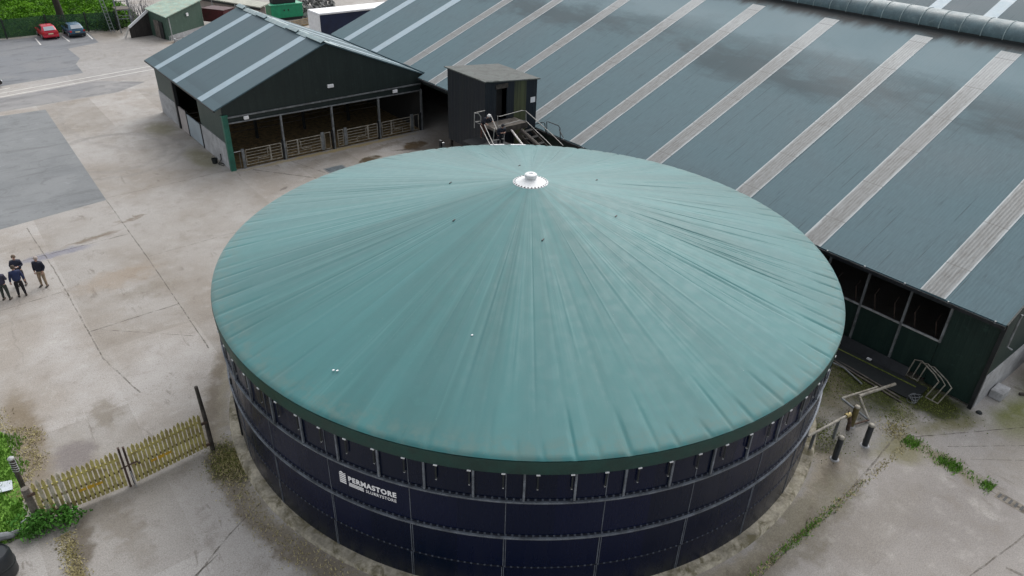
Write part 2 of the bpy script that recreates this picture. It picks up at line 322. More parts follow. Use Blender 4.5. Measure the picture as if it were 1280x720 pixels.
def light_mat(name, edge, mid_, dirt):
    t = NT(name); p = t.obj(); wp = t.pos(); sx = t.n('ShaderNodeSeparateXYZ', i_0=p)
    n = t.noise(t.scale(wp, (.35, 2.5, 1)), 1.0, 6, .65); n2 = t.noise(t.scale(wp, (2.2, 9, 1)), 1.0, 6, .7)
    ay = t.math('ABSOLUTE', sx.outputs[1])
    f = t.math('MULTIPLY', t.rng(t.math('ADD', ay, t.math('MULTIPLY', n, .25)), .63, .50), t.rng(n, .25, .5, .7, 1))
    sx2 = t.n('ShaderNodeSeparateXYZ', i_0=wp); f = t.math('MULTIPLY', f, t.rng(t.math('ADD', sx2.outputs[0], t.math('MULTIPLY', n, 5)), 35, 28, .3, 1.))
    o = t.mix(f, edge, mid_); o = t.mix(t.math('MULTIPLY', f, t.rng(n2, .42, .68, 0, .7)), o, dirt)
    big = t.noise(t.scale(wp, (.3, .1, .3)), 1.0, 3); o = t.mix(t.rng(big, .5, .7, 0, .45), o, mid_)
    fx = t.math('FRACT', t.math('DIVIDE', t.math('ADD', sx.outputs[0], 1.1), 2.9)); o = t.mix(t.rng(fx, .035, .0, 0, .6), o, dirt)
    wv = t.math('SINE', t.math('MULTIPLY', sx.outputs[1], 2 * math.pi / .15)); t.bump(wv, .25, .02)
    return t.fin(o, .55, 0, .4)
M['rl_big'] = light_mat('dirty_white_rooflight', (.38, .41, .42, 1), (.178, .188, .188, 1), (.088, .086, .08, 1))
M['rl_small'] = mat('pale_blue_rooflight', (.255, .345, .40, 1), .5, 0, .1, 1.5)
M['ridge'] = mat('pale_ridge_sheet', (.22, .30, .32, 1), .55, 0, .2, 1.5, 0, (.32, .38, .38, 1), (.45, .7))
M['barrel'] = mat('translucent_vent_sheet', (.085, .135, .152, 1), .5, 0, .2, 1.5, 0, (.13, .185, .198, 1), (.5, .7))
M['barrel_rib'] = mat('vent_rib', (.27, .34, .35, 1), .6, 0, .2, 2)
# tank
def teal_mat():
    t = NT('teal_roof_membrane'); p = t.obj()
    sx = t.n('ShaderNodeSeparateXYZ', i_0=p); cx = t.n('ShaderNodeCombineXYZ', i_0=sx.outputs[0], i_1=sx.outputs[1])
    nm = t.n('ShaderNodeVectorMath', operation='NORMALIZE', i_0=cx.outputs[0]).outputs[0]
    L = t.n('ShaderNodeVectorMath', operation='LENGTH', i_0=cx.outputs[0]).outputs['Value']
    sv = t.n('ShaderNodeCombineXYZ', i_0=0., i_1=0., i_2=t.math('MULTIPLY', L, .06)).outputs[0]
    def ray(s, det): return t.noise(t.n('ShaderNodeVectorMath', operation='ADD', i_0=t.scale(nm, (s, s, 0)), i_1=sv).outputs[0], 1.0, det, .6)
    r1, r2 = ray(6, 5), ray(26, 4)
    big = t.noise(p, .22, 4, .6, .5); fine = t.noise(p, 2.5, 6, .65)
    o = t.mix(t.rng(r1, .35, .65), (.010, .106, .108, 1), (.022, .152, .155, 1)); o = t.mix(t.rng(r2, .54, .7, 0, .35), o, (.075, .22, .225, 1)); o = t.mix(t.rng(r2, .45, .28, 0, .35), o, (.018, .112, .12, 1))
    o = t.mix(t.rng(big, .4, .7, 0, .35), o, (.022, .135, .145, 1)); o = t.mix(t.rng(fine, .5, .75, 0, .18), o, (.06, .19, .19, 1))
    dirt = t.math('MULTIPLY', t.rng(L, 11.2, 12.4), t.rng(fine, .4, .62, 0, .5)); o = t.mix(dirt, o, (.075, .13, .115, 1))
    sp = t.noise(p, 26, 2, .5); o = t.mix(t.rng(sp, .77, .8, 0, .5), o, (.5, .55, .52, 1))
    t.bump(fine, .08, .02); return t.fin(o, t.rng(fine, .3, .7, .5, .6), 0, .5)
M['teal'] = teal_mat(); _b = M['teal'].node_tree.nodes['Principled BSDF']; _b.inputs['Sheen Weight'].default_value = .26; _b.inputs['Sheen Roughness'].default_value = .45
M['skirt'] = mat('dark_green_skirt', (.006, .04, .032, 1), .55, 0, .25, 1.5, 0, (.012, .052, .04, 1))
def enamel():
    t = NT('navy_enamel_panel'); p = t.obj(); sx = t.n('ShaderNodeSeparateXYZ', i_0=p)
    a = t.math('DIVIDE', t.math('ARCTAN2', sx.outputs[1], sx.outputs[0]), 2 * math.pi / 27)
    cell = t.n('ShaderNodeCombineXYZ', i_0=t.math('FLOOR', t.math('ADD', a, .4)), i_1=t.math('FLOOR', t.math('DIVIDE', t.math('SUBTRACT', sx.outputs[2], -.1), 1.4)))
    wn = t.n('ShaderNodeTexWhiteNoise', noise_dimensions='2D', i_Vector=cell.outputs[0]).outputs['Value']
    o = t.mix(wn, (.0018, .0056, .019, 1), (.0022, .006, .030, 1)); st = t.noise(t.scale(p, (2.5, 2.5, .35)), 1.0, 5, .65)
    o = t.mix(t.rng(st, .55, .85, 0, .3), o, (.012, .015, .026, 1)); o = t.mix(t.math('MULTIPLY', t.rng(sx.outputs[2], 1.0, .0), t.rng(st, .35, .65, 0, .6)), o, (.035, .038, .03, 1))
    return t.fin(o, t.rng(st, .3, .7, .2, .34), 0, .22)
M['enamel'] = enamel()
M['ring'] = mat('stiffener_steel', (.15, .17, .20, 1), .45, .35, .35, 2.5, 0, (.2, .21, .22, 1), (.6, .75))
M['seam'] = mat('seam_sealant', (.11, .125, .15, 1), .5, .1, .3, 3)
def dotted(name, n, a, b, cut):
    t = NT(name); p = t.obj(); sx = t.n('ShaderNodeSeparateXYZ', i_0=p)
    an = t.math('FRACT', t.math('MULTIPLY', t.math('ARCTAN2', sx.outputs[1], sx.outputs[0]), n / (2 * math.pi)))
    return t.fin(t.mix(t.rng(t.math('ABSOLUTE', t.math('SUBTRACT', an, .5)), cut, cut - .06), a, b), .5, .1, .3)
M['dotted'] = dotted('bolt_dots', 378, (.005, .008, .018, 1), (.075, .088, .115, 1), .17)
M['dashed'] = dotted('flange_bolt_dots', 30, (.7, .71, .73, 1), (.03, .03, .03, 1), .26)
# ------------------------------------------------------------------ the setting
def sheet(name, poly, z, m):
    return struct(MB().sheet([(x, y, z) for x, y in poly]).build(name, m))
sheet('ground', [(-260, -260), (260, -260), (260, 320), (-260, 320)], -.06, M['field'])
sheet('yard', [(-70, -110), (120, -110), (120, 110), (11, 110), (8.5, 53.6), (-70, 57.5)], 0, M['yard'])
def g2(px, py): v = at(px, py); return (v.x, v.y)
sheet('car_park', [(-40, 28), (-2.82, 33.4), (-2.65, 37.49), (-1.82, 39.76), (-1.96, 44.98), (1.5, 46.5), (1.7, 52.5), (-40, 55.9)], .004, M['asphalt'])
sheet('yard_slab', [(-40, 22.6), (-8.02, 22.45), (-8.44, -.33), (-14.49, -1.32), (-40, -4.5)], .004, M['slab'])
sheet('road', [(-40, 22.9), (-11.21, 23.76), (-1.75, 24.6), (1.3, 26.9), (-2.4, 29.6), (-10.4, 28.2), (-40, 24.5)], .004, M['strip'])
def ribbon(mb, pts, wd, z, jit=.25, step=.35):
    """irregular strip along a path"""
    P_ = []
    for a, b in zip(pts[:-1], pts[1:]):
        a, b = Vector((*a, 0)), Vector((*b, 0)); n = max(1, int((b - a).length / step))
        P_ += [a.lerp(b, i / n) for i in range(n)]
    P_.append(Vector((*pts[-1], 0))); o = len(mb.v)
    for i, p in enumerate(P_):
        t = (P_[min(i + 1, len(P_) - 1)] - P_[max(i - 1, 0)]).normalized(); nrm = Vector((-t.y, t.x, 0))
        w_ = wd * (1 + jit * random.uniform(-1, 1)); off = nrm * wd * jit * random.uniform(-1, 1)
        mb.v += [p + off + nrm * w_ / 2 + Vector((0, 0, z)), p + off - nrm * w_ / 2 + Vector((0, 0, z))]
    for i in range(len(P_) - 1): mb.f.append([o + 2 * i, o + 2 * i + 1, o + 2 * i + 3, o + 2 * i + 2]); mb.mi.append(0)
j = MB()
for pts, wd in (([(-8.44, -.4), (-8.5, -10), (-8.7, -20.5)], .055), ([(-13.2, -2), (-12.9, -8.3), (-12.75, -18.5), (-12.1, -22)], .06), ([(-12.8, -15.9), (-8.6, -15.8)], .065),
                ([(-14.6, -6.4), (-8.45, -6.2)], .06), ([(-12.3, -16), (-8.7, -19.3), ], .03), ([(-17, -11.5), (-12.9, -11.2)], .04), ([(-8.4, -9.8), (-4, -9.6), (-.5, -9.9)], .035),
                ([(1.2, -.6), (4.2, -4.6)], .10), ([(4.1, -.5), (5.4, -5)], .04), ([(-14, -33.2), (-11.8, -31.6), (-10.4, -30.9)], .06), ([(-15.3, -33.5), (-12.4, -32.2)], .05),
                ([(11.7, -42.9), (8, -43.3), (4, -43.5), (-6, -43.8)], .07), ([(11.6, -43), (11.45, -47), (11.3, -60)], .05), ([(11.9, -43.3), (20, -48.0)], .05), ([(8.2, -48.4), (9.2, -52)], .10),
                ([(4.5, -47.5), (9.8, -48.2), (12.2, -48.4)], .05), ([(-8.4, 0), (-3, .1), (-.2, .3)], .03), ([(12.6, -44.5), (17.2, -47.8)], .03), ([(12.6, -45.4), (16.4, -48.4)], .025)):
    ribbon(j, pts, wd, .006)
struct(j.build('concrete_joints', M['crack']))
rl = MB()
for (a, b, wd) in (((-40, 23.8), (3.5, 32.6), .13), ((-40, 22.9), (3.3, 31.2), .13)): ribbon(rl, [a, b], wd, .01, .05, 2)
for (a, b) in (((-3.95, 52.3), (-4.03, 48.5)), ((-1.2, 52.2), (-1.09, 48.6)), ((1.42, 52.1), (1.33, 48.6)), ((-10.6, 31.0), (-9.4, 31.35))): ribbon(rl, [a, b], .14, .01, .05, 2)
struct(rl.build('road_markings', M['paint']))
dr = MB()
for i in range(22): dr.box(11.32, 11.62, -46.95 - i * .19, -46.87 - i * .19, .004, .012)
ch = thing('slot_drain', 'slotted drain channel in the concrete at the end of the grass strip', 'drain', (11.47, -48, 0))
MB().box(11.25, 11.69, -51.2, -46.8, -.02, .006).build('channel', M['joint'], ch); dr.build('grating', M['black_steel'], ch)
dc = thing('drain_cover', 'grey rectangular metal drain cover in the concrete before the cattle gates', 'drain cover', (6.1, -3.8, 0))
MB().box(5.35, 6.85, -4.35, -3.3, -.01, .014).build('frame', M['galv_dull'], dc); MB().box(5.47, 6.73, -4.23, -3.42, .0, .02).build('plate', mat('blue_grey_plate', (.11, .135, .15, 1), .6, .3, .4, 5), dc)

# grass, weeds ------------------------------------------------------
def leaf_mat(name, c, c2, sc=.8):
    t = NT(name); p = t.pos(); n = t.noise(p, sc, 3, .6); n2 = t.noise(p, sc * 8, 2, .6)
    o = t.mix(t.rng(n, .35, .65), c, c2); o = t.mix(t.rng(n2, .4, .7, 0, .5), o, k(c2, 1.5)); t.b.inputs['Subsurface Weight'].default_value = 0
    return t.fin(o, .7, 0, .1)
M['grass'] = leaf_mat('short_grass', (.085, .20, .028, 1), (.16, .30, .055, 1))
M['drygrass'] = leaf_mat('dry_grass', (.30, .27, .12, 1), (.42, .37, .21, 1))
M['moss'] = leaf_mat('moss_clumps', (.075, .10, .022, 1), (.16, .185, .05, 1), 1.5)
M['nettle'] = leaf_mat('nettle_leaf', (.045, .14, .022, 1), (.085, .22, .04, 1), 2)
M['tree_leaf'] = leaf_mat('bright_leaf', (.03, .10, .006, 1), (.11, .26, .012, 1), .45)
M['bark'] = mat('tree_bark', (.035, .03, .024, 1), .95, 0, .4, 4, .4)
def blades(mb, pts, h, wd, lean=.5):
    for (x, y, z) in pts:
        hh = h * random.uniform(.5, 1.3); a = random.uniform(0, 6.283); dx, dy = math.cos(a), math.sin(a); l = lean * hh * random.uniform(.1, 1); la = random.uniform(0, 6.283)
        tx, ty = math.cos(la) * l, math.sin(la) * l; w_ = wd * random.uniform(.6, 1.3)
        mb.add([(x - dx * w_, y - dy * w_, z), (x + dx * w_, y + dy * w_, z), (x + tx, y + ty, z + hh)], [(0, 1, 2)])
def leaf(mb, c, s):
    n = Vector((random.gauss(0, 1), random.gauss(0, 1), random.gauss(.6, 1))).normalized(); a = n.orthogonal().normalized(); a = Matrix.Rotation(random.uniform(0, 6.28), 3, n) @ a; b = n.cross(a)
    s *= random.uniform(.6, 1.3); mb.add([c - a * s, c - b * s * .5, c + a * s, c + b * s * .5], [(0, 1, 2, 3)])
gr = MB(); gr.keep = True; pts = []
for _ in range(9000):
    y = random.uniform(-27.6, -18.5); edge = -16.75 + .35 * math.sin(y * 1.3) + .25 * math.sin(y * 3.1 + 1) - max(0, (y + 21)) * .55; x = edge - abs(random.gauss(0, 2.2)) - random.uniform(0, .4); pts.append((x, y, .0))
blades(gr, pts, .16, .035)
gs = MB().sheet([(-40, -27.4, .012), (-17.1, -27.3, .012), (-16.9, -24, .012), (-17.0, -21.5, .012), (-18.4, -18.4, .012), (-22, -15, .012), (-40, -12, .012)]).build('grass_verge', M['grass']); struct(gs)
stuff(gr.build('grass', M['grass']), 'bright green grass on the verge left of the picket gate', 'grass')
dg = MB(); dg.keep = True; pts = []
for _ in range(2600):
    y = random.uniform(-27.2, -18.5); pts.append((-16.55 + .35 * math.sin(y * 1.3) + .25 * math.sin(y * 3.1 + 1) - max(0, (y + 21)) * .55 + random.gauss(0, .22), y, 0))
for _ in range(1500): pts.append((-15.95 + random.gauss(0, .12) - (random.random()) * .4, -28.3 - random.random() * 2.6, 0))
for _ in range(2600):
    a = random.uniform(R_(173), R_(255)); r = 13.35 + random.gauss(0, .3); pts.append((2.5 + r * math.cos(a), -29.8 + r * math.sin(a), 0))
for _ in range(1700): pts.append((-10.5 + random.gauss(0, .42), -28.3 + random.gauss(0, .6), 0))
for _ in range(800): pts.append((random.uniform(.5, 11.5), -43.45 + random.gauss(0, .09), 0))
for _ in range(500): pts.append((11.9 + random.gauss(0, .35), -42.7 + random.gauss(0, .3), 0))
blades(dg, pts, .06, .022, 1.6)
stuff(dg.build('dry_grass', M['drygrass']), 'dry straw coloured grass along the concrete edges and the tank foot', 'dry grass')
g3 = MB(); g3.keep = True; pts = []
for _ in range(2600):
    s_ = random.random(); pts.append((11.65 + random.gauss(0, .2), -43.2 - s_ * 3.4, 0)) if random.random() < .12 + .88 * (math.sin(s_ * 13 + 1) > .0) else None
for _ in range(500): pts.append((3.8 + random.gauss(0, 1.5), -43.45 + random.gauss(0, .08), 0))
for _ in range(700):
    a = R_(random.gauss(216, 3)); r = 13.3 + random.gauss(0, .17); pts.append((2.5 + r * math.cos(a), -29.8 + r * math.sin(a), 0))
for _ in range(260):
    a = R_(random.gauss(228, 4)); r = 13.5 + random.gauss(0, .15); pts.append((2.5 + r * math.cos(a), -29.8 + r * math.sin(a), 0))
blades(g3, pts, .10, .022, 1.1)
stuff(g3.build('grass_tufts', M['grass']), 'green grass tufts growing out of the concrete joints', 'grass')
ms = MB(); ms.keep = True
for cx, cy, sx_, sy_, n in ((13.2, -39.6, 1.1, 1.2, 2200), (14.9, -42.3, .55, .9, 1600), (9.0, -40.9, .6, .55, 1200), (12.9, -42.3, .5, .35, 500), (-10.5, -28.2, .4, .6, 1500)):
    for _ in range(n): leaf(ms, Vector((cx + random.gauss(0, sx_), cy + random.gauss(0, sy_), random.uniform(.005, .03))), .035)
stuff(ms.build('moss', M['moss']), 'dark moss and leaf litter on the concrete beside the tank and the big shed', 'moss')
nt = MB(); nt.keep = True
for _ in range(46):
    t_ = random.random(); x = -17.3 + 1.75 * t_ + random.gauss(0, .12); y = -28.05 + .35 * math.sin(t_ * 3) + random.gauss(0, .22); h_ = random.uniform(.3, .75)
    nt.tube([(x, y, 0), (x + random.gauss(0, .06), y + random.gauss(0, .06), h_)], .008, 4)
    for _k in range(26): leaf(nt, Vector((x + random.gauss(0, .14), y + random.gauss(0, .14), h_ * random.uniform(.3, 1.1))), .075)
tag(nt.build('nettle_clump', M['nettle']), 'clump of lush green nettles at the foot of the picket gate', 'plant')

# ------------------------------------------------------------------ slurry tank
TC = Vector((2.5, -29.8, 0)); RW = 12.4; RR = 12.5; ZR = 5.79; ZA = 8.9
tank = thing('slurry_tank', 'huge round navy slurry tank with a conical teal membrane roof', 'tank', TC)
NP = 27; PH0 = R_(-172.0); DP = 2 * math.pi / NP
MB().lathe(TC, [(RW - .15, 0), (RW, 0), (RW, 5.5), (RW - .15, 5.5)], 216).build('wall', M['enamel'], tank, smooth=True)
MB().lathe(TC, [(RW - .05, .0), (RW + .42, .0), (RW + .36, .13), (RW - .02, .15)], 144).build('base_plinth', M['plinth'], tank)
for z, bt in ((4.167, 1), (2.654, 1)):
    rg = MB().lathe(TC, [(RW, z - .04), (RW + .085, z - .04), (RW + .09, z), (RW + .085, z + .02), (RW + .01, z + .025), (RW, z + .03)], 216).build('stiffener_ring', M['ring'], tank)
    MB().lathe(TC, [(RW + .002, z + .032), (RW + .03, z + .035), (RW + .03, z + .095), (RW + .002, z + .10)], 216).build('bolt_strip', M['dotted'], rg)
MB().lathe(TC, [(RW + .001, 1.268), (RW + .014, 1.27), (RW + .014, 1.322), (RW + .001, 1.325)], 216).build('bolt_strip', M['dotted'], tank)
for i in range(NP):
    sm = MB(); a = PH0 + i * DP
    def strip(a, z0, z1, wd, th=.012):
        d = Vector((math.cos(a), math.sin(a), 0)); e = Vector((-d.y, d.x, 0)); sm.obox(TC + d * (RW + th / 2) + Vector((0, 0, (z0 + z1) / 2)), d, e, (0, 0, 1), th / 2, wd / 2, (z1 - z0) / 2)
    o_ = .0012
    strip(a - .001, 4.2, 5.5, .022); strip(a, 2.69, 4.11, .022)
    strip(a - .0025, 1.32, 2.6, .03); strip(a + .0025, 1.32, 2.6, .02); strip(a - .005, .15, 1.27, .03); strip(a - .0005, .15, 1.27, .02)
    sm.build('panel_seam', M['seam'], tank)
# membrane roof: cone with long radial folds and short creases at the rim
NA, NR = 2400, 44
def side(a, amp): return amp * (.45 if 1.9 < a % (2 * math.pi) < 4.1 else 1)
folds = []
for i in range(150): folds.append((random.uniform(0, 2 * math.pi), random.uniform(.004, .012), random.choice((-1, 1)) * random.uniform(.003, .010), random.uniform(.1, .4), random.uniform(.75, 1.0), 0))
for i in range(26): folds.append((random.uniform(0, 2 * math.pi), random.uniform(.03, .07), random.uniform(-.02, .02), .02, .95, 0))
for i in range(96): folds.append((i / 96 * 2 * math.pi + random.uniform(-.012, .012), random.uniform(.005, .0085), -random.uniform(.012, .048), 1 - random.uniform(.04, .19), 1.01, random.uniform(-.06, .06)))
for i in range(90): folds.append((R_(random.uniform(-80, 75)), random.uniform(.003, .0055), -random.uniform(.010, .030), random.uniform(.25, .85), random.uniform(.75, 1.0), random.uniform(-.03, .03)))
folds = [(f[0], f[1], side(f[0], f[2]) if f[3] > .7 else f[2], *f[3:]) for f in folds]
cols_ = [[] for _ in range(NA)]
for f in folds:
    for d in range(-int(4 * f[1] / (2 * math.pi) * NA) - 12, int(4 * f[1] / (2 * math.pi) * NA) + 13): cols_[(int(f[0] / (2 * math.pi) * NA) + d) % NA].append(f)
def fold_h(ia, a, rn):
    h = 0
    for (fa, fw, amp, r0, r1, tilt) in cols_[ia]:
        if rn < r0: continue
        s_ = min(1, (rn - r0) / max(.03, (r1 - r0) * .35)); e_ = 1 if r1 >= 1 else min(1, max(0, (r1 - rn) / .15))
        d = (a - fa - tilt * (rn - 1) + math.pi) % (2 * math.pi) - math.pi
        h += amp * s_ * e_ * math.exp(-(d / fw) ** 2)
    return h
rf = MB(); rf.keep = True; vv = []
rad = [0.045] + [.05 + (.93 - .05) * (i / (NR - 10)) for i in range(NR - 9)] + [.945, .957, .968, .977, .985, .991, .996, 1.0]
NRr = len(rad)
for ia in range(NA):
    a = ia / NA * 2 * math.pi
    for rn in rad:
        z = ZA + (ZR - ZA) * (rn * 1.0 + .06 * math.sin(rn * math.pi) * .6) if rn < .945 else None
        zc = ZA + (ZR - ZA) * rn - .03 * math.sin(min(1, rn) * math.pi)
        drop = 0 if rn < .988 else -.045 * ((rn - .988) / .012) ** 2
        h = fold_h(ia, a, rn) * min(1, (1.0 - rn) / .012 + .25) * min(1, rn / .12)
        vv.append(TC + Vector((RR * rn * math.cos(a), RR * rn * math.sin(a), zc + .07 + drop + h)))
ff = []
for ia in range(NA):
    ib = (ia + 1) % NA
    for q_ in range(NRr - 1): ff.append((ia * NRr + q_, ia * NRr + q_ + 1, ib * NRr + q_ + 1, ib * NRr + q_))
rf.add(vv, ff)
rc = rf.build('roof_cover', M['teal'], tank)
for p in rc.data.polygons: p.use_smooth = True
MB().lathe(TC, [(RR - .03, ZR + .0), (RR + .012, ZR - .01), (RR + .02, ZR - .06), (RR - .0, 5.31), (RR - .03, 5.29), (RR - .06, 5.31)], 240).build('skirt', M['skirt'], tank, smooth=True)
# apex vent
ZV = ZA - .05
vent = MB().lathe(TC + Vector((0, 0, ZV)), [(.72, -.12), (.71, -.06), (.62, -.04), (.57, -.02), (.36, .045), (.27, .08), (.22, .1), (0, .1)], 40).build('roof_vent', M['vent_white'], tank, smooth=True)
MB().lathe(TC + Vector((0, 0, ZV)), [(.20, .1), (.20, .15), (.25, .16), (.25, .265), (.22, .29), (.09, .295), (.07, .26), (0, .26)], 32).build('cap', M['vent_white'], vent, smooth=True)
MB().lathe(TC + Vector((0, 0, ZV)), [(.63, -.038), (.63, -.025), (.69, -.04), (.69, -.055)], 40).build('flange_bolts', M['dashed'], vent)
for i in range(6):
    a = R_(-2 + 60 * i + (.0)); r = 3.62; z = ZA + (ZR - ZA) * r / RR - .02; c_ = TC + Vector((r * math.cos(a), r * math.sin(a), z))
    fe = MB().lathe(c_, [(.10, .0), (.09, .03), (.05, .045), (0, .05)], 12).build('roof_fitting', M['galv_dull'], tank); MB().obox(c_ + Vector((0, 0, .07)), (1, .4, 0), (-.4, 1, 0), (0, 0, 1), .08, .018, .025).build('lug', M['black_steel'], fe)
for (px, py) in ((588, 421), (421, 470)):
    sp = MB(); sp.keep = True; r0 = at(px, py, 6.84 if px == 588 else 6.13)
    for _ in range(2 if px == 421 else 1):
        x, y = r0.x + random.gauss(0, .08), r0.y + random.gauss(0, .12); rr_ = math.hypot(x - TC.x, y - TC.y) / RR; z = ZA + (ZR - ZA) * rr_ - .08 * math.sin(rr_ * math.pi) + .135
        s_ = random.uniform(.02, .035); sp.obox((x, y, z), (1, 0, 0), (0, 1, 0), (0, 0, 1), s_, s_ * .7, .01)
    sp.build('bird_dropping', M['white'], tank)
for a in (-4.3, 1.3):
    an = R_(57.5 + a); c_ = TC + Vector((math.cos(an) * (RR - .25), math.sin(an) * (RR - .25), ZR + .12)); MB().obox(c_, (math.cos(an), math.sin(an), -.2), (-math.sin(an), math.cos(an), 0), (.2 * math.cos(an), .2 * math.sin(an), 1), .12, .42, .02).build('rim_plate', M['white'], tank)
# straps and clips that hold the membrane
for i in range(32):
    a = R_(-203 + i * 6.667); d = Vector((math.cos(a), math.sin(a), 0)); e = Vector((-d.y, d.x, 0))
    MB().obox(TC + d * (RW + .05) + Vector((0, 0, 4.82)), d, e, (0, 0, 1), .03, .032, .6).build('membrane_strap', M['ring'], tank)
for i in range(48):
    a = R_(-203.5 + i * 4.444); d = Vector((math.cos(a), math.sin(a), 0)); e = Vector((-d.y, d.x, 0))
    cl = MB().obox(TC + d * (RR + .006) + Vector((0, 0, 5.30)), d, e, (0, 0, 1), .02, .055, .018).build('membrane_clip', M['white'], tank)
    MB().obox(TC + d * (RW + .06) + Vector((0, 0, 4.72)), d, e, (0, 0, 1), .02, .022, .028).build('anchor', M['galv'], cl); MB().obox(TC + d * (RW + .075) + Vector((0, 0, 5.0)), d, e, (0, 0, 1), .01, .022, .27).build('webbing', M['rubber'], cl)
# lettering bent round the wall
def text_mesh(txt, size, bold, wd):
    cu = bpy.data.curves.new('txt', 'FONT'); cu.body = txt; cu.size = size; cu.offset = bold; cu.resolution_u = 3; cu.space_character = 1.16
    ob = bpy.data.objects.new('txt', cu); col.objects.link(ob); bpy.context.view_layer.update()
    me = bpy.data.meshes.new_from_object(ob.evaluated_get(bpy.context.evaluated_depsgraph_get())); vs_ = [v.co.copy() for v in me.vertices]; fs = [tuple(p.vertices) for p in me.polygons]
    bpy.data.objects.remove(ob); bpy.data.curves.remove(cu); bpy.data.meshes.remove(me)
    x0, x1 = min(v.x for v in vs_), max(v.x for v in vs_)
    for v in vs_: v.x = (v.x - x0) / (x1 - x0) * wd
    return vs_, fs
def bend(p2, deg0, z0):
    return [TC + Vector((math.cos(R_(deg0) + x / RW) * (RW + .012), math.sin(R_(deg0) + x / RW) * (RW + .012), z0 + y)) for x, y in p2]
AR = R_(1) * RW
def letters(txt, size, bold, d0, d1, z0, hgt_):
    vs_, fs = text_mesh(txt, size, bold, (d1 - d0) * AR); h = max(v.y for v in vs_); m_ = MB(); m_.keep = True
    m_.add(bend([(v.x, v.y / h * hgt_) for v in vs_], d0, z0), fs); return m_
logo = letters('PERMASTORE', .3, .015, -155.15, -147.35, 3.475, .205).build('lettering', M['logo_white'], tank)
letters('SLURRYSTORE', .2, .005, -152.25, -147.4, 3.27, .125).build('small_lettering', M['logo_white'], logo)
em = MB(); em.keep = True
def rect(d0, d1, z0, z1, sk=0):
    em.add(bend([(0, 0), ((d1 - d0) * AR, sk), ((d1 - d0) * AR, z1 - z0 + sk), (0, z1 - z0)], d0, z0), [(0, 1, 2, 3)])
for i in range(3): rect(-155.12, -152.6, 3.26 + i * .055, 3.30 + i * .055)
for i in range(5): rect(-156.72, -155.58, 3.275 + i * .082, 3.335 + i * .082)
pl = [(-156.72, 3.70), (-156.3, 3.77), (-155.95, 3.71), (-155.58, 3.73), (-155.58, 3.69), (-156.72, 3.685)]; em.add(bend([((a + 156.72) * AR, z - 3.7) for a, z in pl], -156.72, 3.7), [tuple(range(6))])
em.build('emblem', M['logo_white'], logo)
MB().tube([(-9.66, -27.26, .0), (-9.66, -27.26, 2.95)], .04, 8).build('standpipe', M['black_steel'], tank)

# ------------------------------------------------------------------ small cattle shed (left)
W_ = 15.92; ZE = 4.477; ZRD = 8.0; TS = (ZRD - ZE) / (W_ / 2 + .63)
cs = thing('cattle_shed', 'open-fronted cattle shed with dark gable and slate blue pitched roof', 'shed', (0, 0, 0))
def zl(u): return ZE + (u + .63) * TS
def zr_(u): return ZRD - (u - W_ / 2) * TS
VB, VF = 16.4, -.12
MB().prism([(-.63, VF, ZE), (-.63, VB, ZE), (W_ / 2, VB, ZRD), (W_ / 2, VF, ZRD)], (0, 0, -.09)).build('roof_slope', M['roof_small'], cs)
MB().prism([(16.1, VF, zr_(16.1)), (16.1, VB, zr_(16.1)), (W_ / 2 + .001, VB, ZRD), (W_ / 2 + .001, VF, ZRD)], (0, 0, -.09)).build('roof_slope', M['roof_small'], cs)
nS = Vector((-math.sin(math.atan(TS)), 0, math.cos(math.atan(TS))))
for v in (13.2, 8.5, 2.85):
    MB().prism([(-.60, v - .47, zl(-.60)), (-.60, v + .47, zl(-.60)), (7.62, v + .47, zl(7.62)), (7.62, v - .47, zl(7.62))], nS * .012).build('rooflight', M['rl_small'], cs)
    MB().prism([(15.9, v - .55, zr_(15.9)), (15.9, v + .55, zr_(15.9)), (8.4, v + .55, zr_(8.4)), (8.4, v - .55, zr_(8.4))], (0, 0, .012)).build('rooflight', M['rl_small'], cs)
# raised ridge caps
def ridge_cap(v0, v1, raised):
    m_ = MB(); h = .13 if raised else .03; wl = .34
    prof = [(-wl, -wl * TS + h), (-.12, -.05 + h + .03), (0, .03 + h), (.12, -.05 + h + .03), (wl, -wl * TS + h)]
    pt = [Vector((W_ / 2 + x, v0, ZRD + z)) for x, z in prof] + [Vector((W_ / 2 + x, v0, ZRD + z + .035)) for x, z in prof[::-1]]
    m_.prism(pt, (0, v1 - v0, 0)); return m_
MB().prism([(W_ / 2 + .001, VF, ZRD + .012), (W_ / 2 + 1.5, VF, zr_(W_ / 2 + 1.5) + .012), (W_ / 2 + 1.5, VB, zr_(W_ / 2 + 1.5) + .012), (W_ / 2 + .001, VB, ZRD + .012)], (0, 0, .01)).build('ridge_flashing', M['ridge'], cs)
for a, b in ((VF - .02, 2.4), (4.1, 6.05), (10.15, 11.95), (14.85, VB)): ridge_cap(a, b, True).build('ridge_vent', M['ridge'], cs)
for a, b in ((2.42, 4.08), (6.07, 10.13), (11.97, 14.83)): ridge_cap(a, b, False).build('ridge_cap', M['ridge'], cs)
